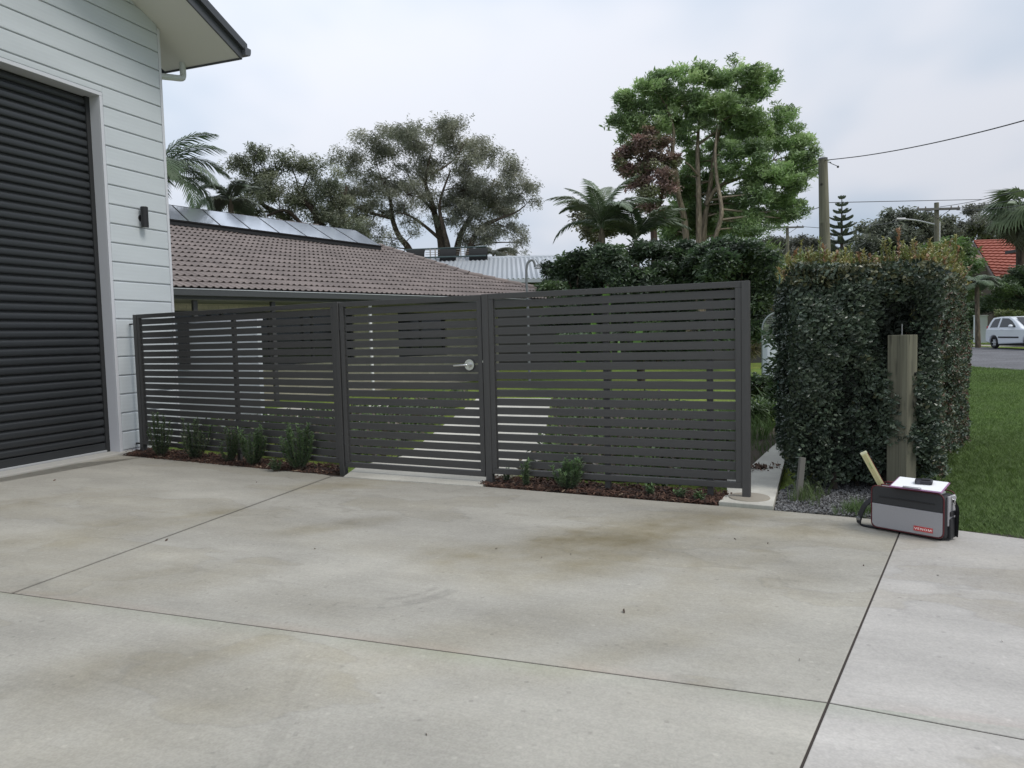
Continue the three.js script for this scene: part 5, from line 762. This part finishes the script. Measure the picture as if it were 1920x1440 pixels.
// ───────────────────────── utility poles and wires ─────────────────────────
const poleM = new THREE.MeshStandardMaterial({ map: woodT, color: lin(.92, .90, .88), roughness: .95, bumpMap: woodT, bumpScale: .006 });
const p1t = at(1543, 299, 22), p1b = at(1549, 497, 22);
{
  const dir = p1b.clone().sub(p1t).divideScalar(p1t.y - p1b.y), base = p1b.clone().addScaledVector(dir, p1b.y - terrain(-22)), t = thing('utility_pole', 'tall bare grey timber pole standing behind the hedge', 'utility pole', base);
  part('pole', tube([V(0, -.1, 0), p1t.clone().lerp(base, .45).sub(base).add(V(-.02, 0, 0)), p1t.clone().sub(base)], [.17, .155, .125], 14, 10), poleM, t);
  const h = p1t.clone().sub(base); part('pole_cap', cyl(.13, .13, .05, h.x, h.y - .01, h.z, 14), mat(.1, .1, .1, .6), t);
  part('wire_clamp', [tube([V(h.x, h.y - .06, h.z), V(h.x + .22, h.y - .1, h.z + .05)], [.012], 6, 1), tube([V(h.x + .2, h.y - .10, h.z), V(h.x + .42, h.y - .2, h.z)], [.01], 5, 1), new THREE.SphereGeometry(.035, 8, 6).translate(h.x + .44, h.y - .22, h.z)], mat(.05, .05, .05, .6), t);
}
const wireM = mat(.04, .04, .045, .6);
function wire(label, a, b, r, sag) { const m = a.clone().lerp(b, .5); m.y -= sag; const t = part('overhead_wire', tube([a, a.clone().lerp(b, .25).add(V(0, -sag * .75, 0)), m, a.clone().lerp(b, .75).add(V(0, -sag * .75, 0)), b], [r], 5, 24), wireM); return tag(t, label, 'wire'); }
wire('thick overhead wire rising from the bare pole top to the upper right', at(1543, 301, 22), at(2040, 192, 13), .0125, .15);
wire('overhead wire running left from the bare pole into the tallest tree', at(1543, 301, 22), at(1420, 345, 30), .011, .1);
function poleArm(label, pxT, pyT, pxB, pyB, depth, r, armW, armY, tilt = 0) {
  const tp = at(pxT, pyT, depth), bt = at(pxB, pyB, depth), y0 = terrain(-depth), base = V(bt.x, y0, bt.z), t = thing('utility_pole', label, 'utility pole', base), h = tp.clone().sub(base), ay = at(pxT, armY, depth).y - y0;
  part('pole', tube([V(0, -.1, 0), h.clone().multiplyScalar(.5), h], [r * 1.25, r * 1.1, r], 12, 8), poleM, t);
  part('crossarm', bx(armW, .14, .12, h.x, ay, h.z + r + .07, .01), mat(.14, .135, .125, .85), t);
  for (const k of [-.47, -.3, .3, .47]) part('insulator', [cyl(.045, .03, .1, h.x + k * armW, ay + .07, h.z + r + .07, 8)], mat(.16, .13, .11, .4), t);
  part('arm_brace', [tube([V(h.x, ay - .55, h.z + r + .02), V(h.x - armW * .28, ay - .06, h.z + r + .07)], [.02], 5, 1), tube([V(h.x, ay - .55, h.z + r + .02), V(h.x + armW * .28, ay - .06, h.z + r + .07)], [.02], 5, 1)], mat(.1, .1, .1, .6), t);
  return { t, h, ay, base };
}
const p2 = poleArm('timber utility pole with crossarm and streetlight on the right', 1756, 380, 1757, 600, 45, .13, 2.55, 393);
{ // streetlight arm
  const { t, h, base } = p2, a = at(1753, 421, 45).sub(base), b = at(1722, 414, 45).sub(base), c = at(1697, 411, 44.6).sub(base);
  part('light_arm', tube([a, b, c], [.05, .045], 8, 8), mat(.45, .46, .47, .5, .4), t);
  part('light_head', [tube([c, c.clone().add(V(-.55, .02, .05))], [.09, .06], 10, 2)], mat(.5, .5, .5, .5), t);
  part('conduit', cyl(.045, .045, 5.0, h.x + .17, h.y - 6.2, h.z + .06, 8), mat(.6, .6, .6, .5), t);
}
const p3 = poleArm('slender far utility pole with crossarm left of the hedge', 1476, 424, 1479, 600, 66, .13, 2.75, 427);
wire('faint level wire between the bare pole and the streetlight pole', at(1549, 380, 30), at(1840, 374, 40), .016, .0);
wire('upper wire from the crossarm pole towards the fan palm', at(1762, 388, 45), at(1960, 345, 34), .016, .1);
wire('middle wire from the crossarm pole towards the fan palm', at(1778, 392, 45), at(1960, 362, 34), .016, .1);
wire('lower wire from the crossarm pole towards the fan palm', at(1794, 394, 45), at(1960, 378, 34), .016, .1);
wire('thin wire between the far pole and the bare pole', at(1494, 424, 66), at(1545, 428, 50), .022, .0);
wire('thin wire slanting from the bare pole down to the far pole', at(1545, 385, 23), at(1500, 398, 50), .014, .05);
wire('thin sagging wire from the streetlight arm across the round tree', at(1697, 412, 44), at(1600, 425, 62), .018, .1);

// ───────────────────────── red roofed house and pillar ─────────────────────────
{
  const r1 = at(1826, 453, 54), r2 = at(2120, 444, 50), e1 = at(1873, 532, 45), e2 = at(2200, 566, 41), t = thing('red_roof_house', 'house with a steep red tiled roof beyond the street', 'house', [e1.x, terrain(-45), e1.z]), O = V(e1.x, terrain(-45), e1.z);
  const pos = [], R = 15, n = e2.clone().sub(e1).cross(r1.clone().sub(e1)).normalize(); if (n.y < 0) n.negate();
  const L = (u, v) => e1.clone().lerp(e2, u).lerp(r1.clone().lerp(r2, u), v).sub(O), K = 56;
  for (let i = 0; i < R; i++) for (let k = 0; k < K; k++) { const h = (kk, b) => .035 * Math.cos(kk * Math.PI) * .5 + (b ? .0 : .09); const A = L(k / K, i / R).addScaledVector(n, h(k, 0)), B = L((k + 1) / K, i / R).addScaledVector(n, h(k + 1, 0)), C = L((k + 1) / K, (i + 1) / R).addScaledVector(n, h(k + 1, 1)), D = L(k / K, (i + 1) / R).addScaledVector(n, h(k, 1)); const A0 = L(k / K, i / R), B0 = L((k + 1) / K, i / R); for (const v of [A, B, C, A, C, D, A0, B0, B, A0, B, A]) pos.push(...v.toArray()); }
  const redM = new THREE.MeshStandardMaterial({ color: lin(.30, .085, .055), roughness: .8, bumpMap: rep(grain, 1), bumpScale: .01 });
  const roof = part('roof', tris(pos), redM, t);
  const back1 = r1.clone().add(V(3.5, -3.6, -6)), back2 = r2.clone().add(V(3.5, -3.6, -6));
  part('roof_slope', quad(r1.clone().sub(O), r2.clone().sub(O), back2.sub(O), back1.clone().sub(O)), redM, t);
  part('ridge_cap', tube([r1.clone().sub(O), r2.clone().sub(O)], [.12], 6, 2), mat(.26, .075, .05, .8), roof);
  part('verge_board', tube([r1.clone().sub(O).add(V(-.02, -.1, 0)), e1.clone().sub(O).add(V(-.02, -.1, 0))], [.1], 4, 1), mat(.08, .06, .05, .7), roof);
  const g1 = e1.clone().sub(O), g0 = V(g1.x, 0, g1.z), bb = back1.clone().sub(O);
  part('gable_wall', tris([...r1.clone().sub(O).toArray(), ...g1.toArray(), ...bb.toArray(), ...g1.toArray(), ...g0.toArray(), bb.x, 0, bb.z, ...g1.toArray(), bb.x, 0, bb.z, ...bb.toArray()]), mat(.13, .10, .08, .9), t);
  const f2 = e2.clone().sub(O); part('front_wall', quad(V(g1.x, 0, g1.z - .5), V(f2.x, 0, f2.z - .5), V(f2.x, f2.y - .1, f2.z - .5), V(g1.x, g1.y - .1, g1.z - .5)), mat(.10, .08, .065, .9), t);
  const ln = at(1832, 488, 50).sub(O); part('side_roof', quad(ln.clone().add(V(-.9, -.7, .8)), ln.clone().add(V(.9, -.6, .8)), ln.clone().add(V(.6, .55, -.8)), ln.clone().add(V(-.5, .45, -.8))), mat(.19, .12, .09, .85), t);
  const aw = at(1905, 472, 46.5).sub(O); part('awning', bx(1.6, .19, .9, aw.x + .4, aw.y, aw.z, .02), mat(.05, .05, .055, .6), t); part('awning_post', bx(.11, aw.y, .11, aw.x + .42, aw.y / 2 - .08, aw.z, .01), mat(.6, .6, .6, .5), t);
}
{
  const D = 43, a = at(1828, 628, D), b = at(1848, 628, D), top = at(1838, 593, D).y, y0 = terrain(-D), t = thing('white_pillar', 'white rendered fence pillar beside the parked white car', 'pillar', [(a.x + b.x) / 2, y0, a.z], -.4);
  part('pillar', bx(.62, top - y0, .5, 0, (top - y0) / 2, 0, .01), mat(.70, .72, .74, .7), t); part('cap', bx(.68, .06, .56, 0, top - y0 + .03, 0, .01), mat(.72, .73, .74, .7), t);
  const w = thing('front_fence', 'low white fence running from the pillar behind the white car', 'fence', [a.x + .95, y0, a.z - .2], -.25);
  part('post', bx(.1, 1.2, .1, .15, .6, 0, .01), mat(.05, .05, .05, .6), w);
  for (let i = 0; i < 7; i++) part('rail', bx(4.2, .12, .03, 2.3, .12 + i * .165, .02, .005), mat(.5, .53, .54, .6), w);
}
// ───────────────────────── parked car ─────────────────────────
{
  const rw = at(1862, 655, 34.6), t = thing('parked_car', 'small white hatchback parked on the far side of the street', 'car', [rw.x, .26, rw.z], 0);
  const head = 183 * Math.PI / 180; t.rotation.y = Math.PI / 2 - head;   // local +x is forward
  const paint = new THREE.MeshPhysicalMaterial({ color: lin(.72, .75, .79), roughness: .35, clearcoat: .8, clearcoatRoughness: .08 }), glassM = mat(.02, .024, .028, .05), rub = mat(.02, .02, .022, .6), chrome = mat(.5, .5, .5, .3, .9);
  // local: origin under the rear axle on the near side; x forward, z to the right side of the car; near side is z = 0
  const W = 1.64, sh = new THREE.Shape();
  sh.moveTo(-.62, .30); sh.lineTo(-.66, .55); sh.quadraticCurveTo(-.66, .80, -.60, .93); sh.lineTo(1.9, .93); sh.quadraticCurveTo(2.75, .90, 3.02, .66); sh.lineTo(3.08, .45); sh.lineTo(3.02, .22); sh.lineTo(2.80, .20);
  const arch = (cx) => { for (let k = 0; k <= 10; k++) { const a = k / 10 * Math.PI; sh.lineTo(cx + Math.cos(a) * .335, .27 + Math.sin(a) * .335); } };
  arch(2.45); sh.lineTo(.36, .20); arch(0); sh.lineTo(-.40, .26); sh.closePath();
  const body = new THREE.ExtrudeGeometry(sh, { depth: W - .14, bevelEnabled: true, bevelThickness: .07, bevelSize: .06, bevelOffset: -.06, bevelSegments: 4, curveSegments: 10 }); body.translate(0, 0, .07);
  const cab = new THREE.Shape(); cab.moveTo(-.60, .90); cab.quadraticCurveTo(-.50, 1.25, -.30, 1.43); cab.quadraticCurveTo(.3, 1.50, .95, 1.46); cab.quadraticCurveTo(1.35, 1.38, 2.0, .92); cab.closePath();
  const cabin = new THREE.ExtrudeGeometry(cab, { depth: W - .2, bevelEnabled: true, bevelThickness: .06, bevelSize: .05, bevelOffset: -.05, bevelSegments: 4, curveSegments: 10 }); cabin.translate(0, 0, .10);
  const tum = (g) => { const p = g.attributes.position; for (let i = 0; i < p.count; i++) { const y = p.getY(i), k = Math.max(0, y - .93) * .30; const z = p.getZ(i); p.setZ(i, W / 2 + (z - W / 2) * (1 - k)); } g.computeVertexNormals(); return g; };
  tum(cabin);
  part('body', [body, cabin], paint, t);
  const pane = (pts, name) => { const s = new THREE.Shape(pts.map(([a, b]) => new THREE.Vector2(a, b))); const out = []; for (const sd of [0, 1]) { const g = new THREE.ExtrudeGeometry(s, { depth: .012, bevelEnabled: false }); g.translate(0, 0, sd ? W - .046 : .034); tum(g); part(name, g, glassM, t); } };
  pane([[-.36, .98], [-.26, 1.22], [-.12, 1.36], [.30, 1.40], [.22, .98]], 'rear_side_window');
  pane([[.36, .98], [.44, 1.40], [.92, 1.38], [1.22, 1.26], [1.55, 1.03], [1.55, .98]], 'door_window');
  part('windscreen', (() => { const g = bx(.74, .012, 1.16, 0, 0, 0); g.rotateZ(-.60); g.translate(1.60, 1.215, W / 2); return g; })(), glassM, t);
  part('rear_window', (() => { const g = bx(.42, .012, 1.1, 0, 0, 0); g.rotateZ(1.12); g.translate(-.50, 1.2, W / 2); return g; })(), glassM, t);
  for (const sd of [-.008, W - .012]) { part('rub_strip', bx(1.5, .07, .02, 1.12, .53, sd + .01, .006), rub, t); part('door_handle', bx(.16, .03, .03, .62, .88, sd + .01, .01), paint, t); }
  for (const sd of [0, 1]) { part('mirror', new THREE.SphereGeometry(.1, 12, 8).scale(.8, .75, 1.0).translate(1.38, 1.03, sd ? W + .06 : -.06), paint, t); part('headlight', new THREE.SphereGeometry(.15, 12, 8).scale(1, .7, .8).translate(2.86, .66, sd ? W - .2 : .2), mat(.6, .62, .65, .1), t); part('tail_light', bx(.06, .34, .16, -.60, .88, sd ? W - .12 : .12, .02), mat(.35, .02, .02, .3), t); }
  part('bumper', bx(.16, .24, W - .1, 3.02, .38, W / 2, .06), paint, t); part('rear_bumper', bx(.16, .24, W - .06, -.62, .46, W / 2, .06), paint, t);
  part('number_plate', bx(.012, .11, .36, 3.105, .40, W / 2, .003), mat(.6, .6, .5, .5), t);
  part('underbody', bx(2.9, .12, W - .3, 1.2, .2, W / 2), rub, t);
  for (const [wx, wz] of [[0, .09], [2.45, .09], [0, W - .09], [2.45, W - .09]]) {
    const w = new THREE.Group(); w.name = 'wheel'; w.position.set(wx, .29, wz); t.add(w);
    const ty = new THREE.TorusGeometry(.225, .068, 10, 28); ty.scale(1, 1, 1.25); part('tyre', ty, mat(.02, .02, .02, .9), w);
    const sp = [new THREE.CylinderGeometry(.05, .05, .12, 12).rotateX(Math.PI / 2)]; for (let k = 0; k < 6; k++) { const g = bx(.19, .05, .1, .1, 0, 0, .01); g.rotateZ(k * Math.PI / 3); sp.push(g); } const rimg = new THREE.TorusGeometry(.185, .022, 8, 24); sp.push(rimg, new THREE.CylinderGeometry(.17, .17, .02, 20).rotateX(Math.PI / 2)); part('rim', sp, mat(.60, .61, .62, .4, .3), w);
  }
  for (const c of t.children) c.position.z -= W;
}
// ───────────────────────── bag, level, clipboard, phone case ─────────────────────────
{
  const bl = gnd(1634, 991), br = gnd(1773, 1016.5), len = Math.hypot(br.x - bl.x, br.z - bl.z), turn = -Math.atan2(br.z - bl.z, br.x - bl.x), Hb = .315, Dp = .165;
  const t = thing('tool_bag', 'grey and black laptop style bag with red piping on the driveway corner', 'bag', bl, turn);   // local: x along the front, z out of the front
  const grey = new THREE.MeshStandardMaterial({ map: rep(tex(128, 128, (u, v) => { const k = 158 + ((Math.floor(u * 128) + Math.floor(v * 128)) % 2 ? 9 : -9) + (vn(u * 128, v * 128, 128) - .5) * 30; return [k, k * .99, k * 1.0]; }), 6), roughness: .85, bumpMap: rep(grain, 6), bumpScale: .0008 });
  const black = mat(.022, .022, .024, .72), red = mat(.10, .014, .018, .6), metal = mat(.7, .7, .7, .25, 1);
  const rrect = (x0, y0, x1, y1, r) => { const s = new THREE.Shape(); s.moveTo(x0 + r, y0); s.lineTo(x1 - r, y0); s.quadraticCurveTo(x1, y0, x1, y0 + r); s.lineTo(x1, y1 - r); s.quadraticCurveTo(x1, y1, x1 - r, y1); s.lineTo(x0 + r, y1); s.quadraticCurveTo(x0, y1, x0, y1 - r); s.lineTo(x0, y0 + r); s.quadraticCurveTo(x0, y0, x0 + r, y0); return s; };
  const puff = (g, amp) => { const p = g.attributes.position; for (let i = 0; i < p.count; i++) { const u = p.getX(i) / len, v = p.getY(i) / Hb, q = Math.max(0, Math.sin(Math.PI * Math.min(1, Math.max(0, u))) * Math.sin(Math.PI * Math.min(1, Math.max(0, v)))); p.setZ(i, p.getZ(i) + amp * q + (fbm(u * 5 + 3, v * 4 + 9, 3) - .5) * .008 * q); } g.computeVertexNormals(); return g; };
  const grid = (x0, x1, y0, y1, z, rc = [0, 0, 0, 0], nx = 36, ny = 22) => { const g = new THREE.PlaneGeometry(x1 - x0, y1 - y0, nx, ny); g.translate((x0 + x1) / 2, (y0 + y1) / 2, z); return g; };
  // main body
  part('body', [bx(len, Hb - .02, Dp, len / 2, (Hb - .02) / 2, -Dp / 2, .035)], black, t);
  part('side_panel', bx(.012, Hb * .62, Dp - .05, len + .001, Hb * .62, -Dp / 2, .005), grey, t);
  part('side_panel', bx(.012, Hb * .62, Dp - .05, -.001, Hb * .62, -Dp / 2, .005), grey, t);
  // front pocket: grey lower, black upper, one seam
  const split = Hb * .60, face = (y0, y1, m, name, sUp, sDn) => { const s = new THREE.Shape(), r = .04, x0 = .012, x1 = len - .012; s.moveTo(x0 + (sDn ? r : 0), y0); s.lineTo(x1 - (sDn ? r : 0), y0); if (sDn) s.quadraticCurveTo(x1, y0, x1, y0 + r); s.lineTo(x1, y1 - (sUp ? r : 0)); if (sUp) s.quadraticCurveTo(x1, y1, x1 - r, y1); s.lineTo(x0 + (sUp ? r : 0), y1); if (sUp) s.quadraticCurveTo(x0, y1, x0, y1 - r); s.lineTo(x0, y0 + (sDn ? r : 0)); if (sDn) s.quadraticCurveTo(x0, y0, x0 + r, y0); const g = new THREE.ExtrudeGeometry(s, { depth: .012, bevelEnabled: true, bevelThickness: .006, bevelSize: .004, bevelOffset: -.004, bevelSegments: 2, curveSegments: 8 }); g.translate(0, 0, .004); const uv = g.attributes.uv; for (let i = 0; i < uv.count; i++) uv.setXY(i, uv.getX(i) * 6, uv.getY(i) * 6); return part(name, g, m, t); };
  face(.026, split, grey, 'front_panel', false, true); face(split + .001, Hb - .006, mat(.03, .031, .033, .7), 'flap', true, false);
  const loop = (inset, z, r0) => { const s = rrect(inset, .022 + 0, len - inset, Hb - .004, .042), pts = s.getSpacedPoints(80).map((p) => V(p.x, p.y, z)); return tube(pts, [r0], 6, 160); };
  part('piping', [loop(.007, .016, .0045)], red, t); part('piping', [loop(.0, -Dp + .02, .004)], red, t);
  // open top with red lining edge
  part('lining', [bx(len - .09, .012, .018, len / 2, Hb - .004, -.045, .005), bx(len - .09, .014, .018, len / 2, Hb + .002, -Dp + .035, .005)], red, t);
  part('top_flap', bx(len - .1, .02, Dp - .06, len / 2, Hb - .015, -Dp / 2, .008), mat(.35, .36, .36, .8), t);
  part('zipper', [bx(len - .12, .006, .004, len / 2, split + .052, .0245, .001), bx(len - .14, .007, .02, len / 2, Hb + .0, -Dp / 2, .002)], mat(.012, .012, .013, .5), t);
  part('side_pocket', bx(.02, Hb * .42, Dp - .07, len + .008, Hb * .22 + .01, -Dp / 2, .008), black, t);
  part('side_tab', bx(.014, .03, Dp - .08, len + .012, Hb * .56, -Dp / 2, .005), black, t);
  // label with lettering
  const cv = document.createElement('canvas'); cv.width = 256; cv.height = 64; const c2 = cv.getContext('2d'); c2.fillStyle = '#b92026'; c2.fillRect(0, 0, 256, 64); c2.strokeStyle = '#d98880'; c2.lineWidth = 3; c2.strokeRect(4, 4, 248, 56); c2.fillStyle = '#f3e9e2'; c2.font = 'bold 54px sans-serif'; c2.textAlign = 'center'; c2.textBaseline = 'middle'; c2.save(); c2.translate(128, 34); c2.scale(1.22, .78); c2.fillText('VENOM', 0, 0); c2.restore();
  const ct = new THREE.CanvasTexture(cv); ct.colorSpace = THREE.SRGBColorSpace;
  const lb = part('label_patch', (() => { const g = new THREE.BoxGeometry(.118, .032, .004); return g; })(), new THREE.MeshStandardMaterial({ map: ct, roughness: .5 }), t); lb.position.set(len - .128, .064, .0245); lb.userData.label = 'red rubber label with pale lettering VENOM'; 
  // strap and clips
  const strap = (pts, w) => { const c = new THREE.CatmullRomCurve3(pts), pos = [], n = 40; for (let i = 0; i < n; i++) { const a = c.getPoint(i / n), b = c.getPoint((i + 1) / n), TT = c.getTangent(.5), wz = V(-TT.y * .75, TT.x * .75, .55).normalize().multiplyScalar(w / 2); const A = a.clone().sub(wz), B = a.clone().add(wz), C = b.clone().add(wz), D = b.clone().sub(wz); const T = b.clone().sub(a).normalize(), nn = wz.clone().cross(T).normalize().multiplyScalar(.0025); for (const s of [1, -1]) { const q = [A, B, C, D].map((v) => v.clone().addScaledVector(nn, s)); pos.push(...q[0].toArray(), ...q[1].toArray(), ...q[2].toArray(), ...q[0].toArray(), ...q[2].toArray(), ...q[3].toArray()); } } return tris(pos); };
  part('strap', strap([V(-.012, Hb * .74, -.07), V(-.03, Hb * .62, -.07), V(-.075, .14, -.055), V(-.105, .045, -.04), V(-.10, .012, -.03), V(-.05, .006, -.02), V(.02, .006, -.03)], .056), black, t);
  part('strap', strap([V(len + .016, Hb * .84, -.08), V(len + .034, Hb * .70, -.085), V(len + .03, .15, -.10), V(len + .022, .02, -.11)], .034), black, t);
  const ring = (x, y, z) => new THREE.TorusGeometry(.013, .003, 6, 16).rotateY(.6).translate(x, y, z);
  part('strap_clip', [ring(-.016, Hb * .76, -.06), bx(.008, .028, .012, -.022, Hb * .70, -.062, .003)], metal, t);
  part('strap_clip', [ring(len + .02, Hb * .90, -.07), bx(.008, .036, .012, len + .026, Hb * .80, -.074, .003)], metal, t);
  part('strap_buckle', [ring(-.106, .05, -.035), bx(.03, .02, .03, -.106, .044, -.04, .004)], mat(.25, .25, .25, .35, .8), t);
  // spirit level standing out of the bag
  const toW = (x, y, z) => V(x, y, z).applyAxisAngle(V(0, 1, 0), turn).add(bl);
  const foot = toW(.13, .12, -.085), tip = at(1619, 849, 5.14), d = tip.clone().sub(foot), Ls = d.length(), lv = thing('spirit_level', 'pale yellow spirit level sticking up out of the bag', 'level', foot); lv.quaternion.setFromUnitVectors(V(0, 1, 0), d.clone().normalize()); lv.rotateOnAxis(V(0, 1, 0), -.35);
  part('level_body', bx(.042, Ls, .022, 0, Ls / 2, 0, .004), mat(.52, .50, .27, .45), lv);
  part('web_groove', bx(.020, Ls - .03, .003, -.002, Ls / 2, .0115, .001), mat(.40, .36, .18, .5), lv);
  part('edge_strip', bx(.003, Ls - .01, .021, .022, Ls / 2, 0, .001), mat(.25, .05, .04, .5), lv);
  part('vial', [cyl(.008, .008, .045, 0, Ls - .12, .006, 10)], mat(.22, .32, .12, .2), lv);
  part('end_cap', bx(.045, .018, .025, 0, Ls - .002, 0, .004), mat(.62, .60, .40, .5), lv);
  // clipboard lying across the bag top
  const cb0 = toW(len * .62, Hb + .028, -.045), cb = thing('clipboard', 'white sheet on a clipboard lying across the top of the bag', 'clipboard', cb0, turn + .14); cb.rotation.order = 'YXZ'; cb.rotation.x = .13; cb.rotation.z = -.02; cb.updateMatrixWorld(true);
  part('board', bx(.315, .005, .225, 0, 0, 0, .002), mat(.30, .14, .26, .4), cb);
  part('paper', bx(.297, .0025, .21, 0, .0042, -.004), mat(.80, .81, .82, .7), cb);
  part('clip', [bx(.11, .008, .018, -.02, .009, .103, .003), tube([V(-.07, .008, .104), V(-.07, .012, .115), V(.03, .012, .115), V(.03, .008, .104)], [.002], 6, 12)], mat(.55, .55, .58, .3, .6), cb);
  const ph = thing('phone_case', 'black ribbed case lying on the white clipboard sheet', 'case', cb.localToWorld(V(.02, .0058, -.022)), turn + .3); ph.rotation.order = 'YXZ'; ph.rotation.x = .13;
  part('case_body', bx(.105, .026, .062, 0, .013, 0, .009), mat(.018, .018, .026, .45), ph);
  part('belt_clip', bx(.05, .010, .028, .012, .030, .004, .004), mat(.014, .014, .016, .5), ph);
  part('lens', [new THREE.CylinderGeometry(.012, .012, .004, 16).rotateX(Math.PI / 2).translate(-.03, .014, .031)], mat(.05, .05, .07, .1), ph);
}
renderer.render(scene, camera);
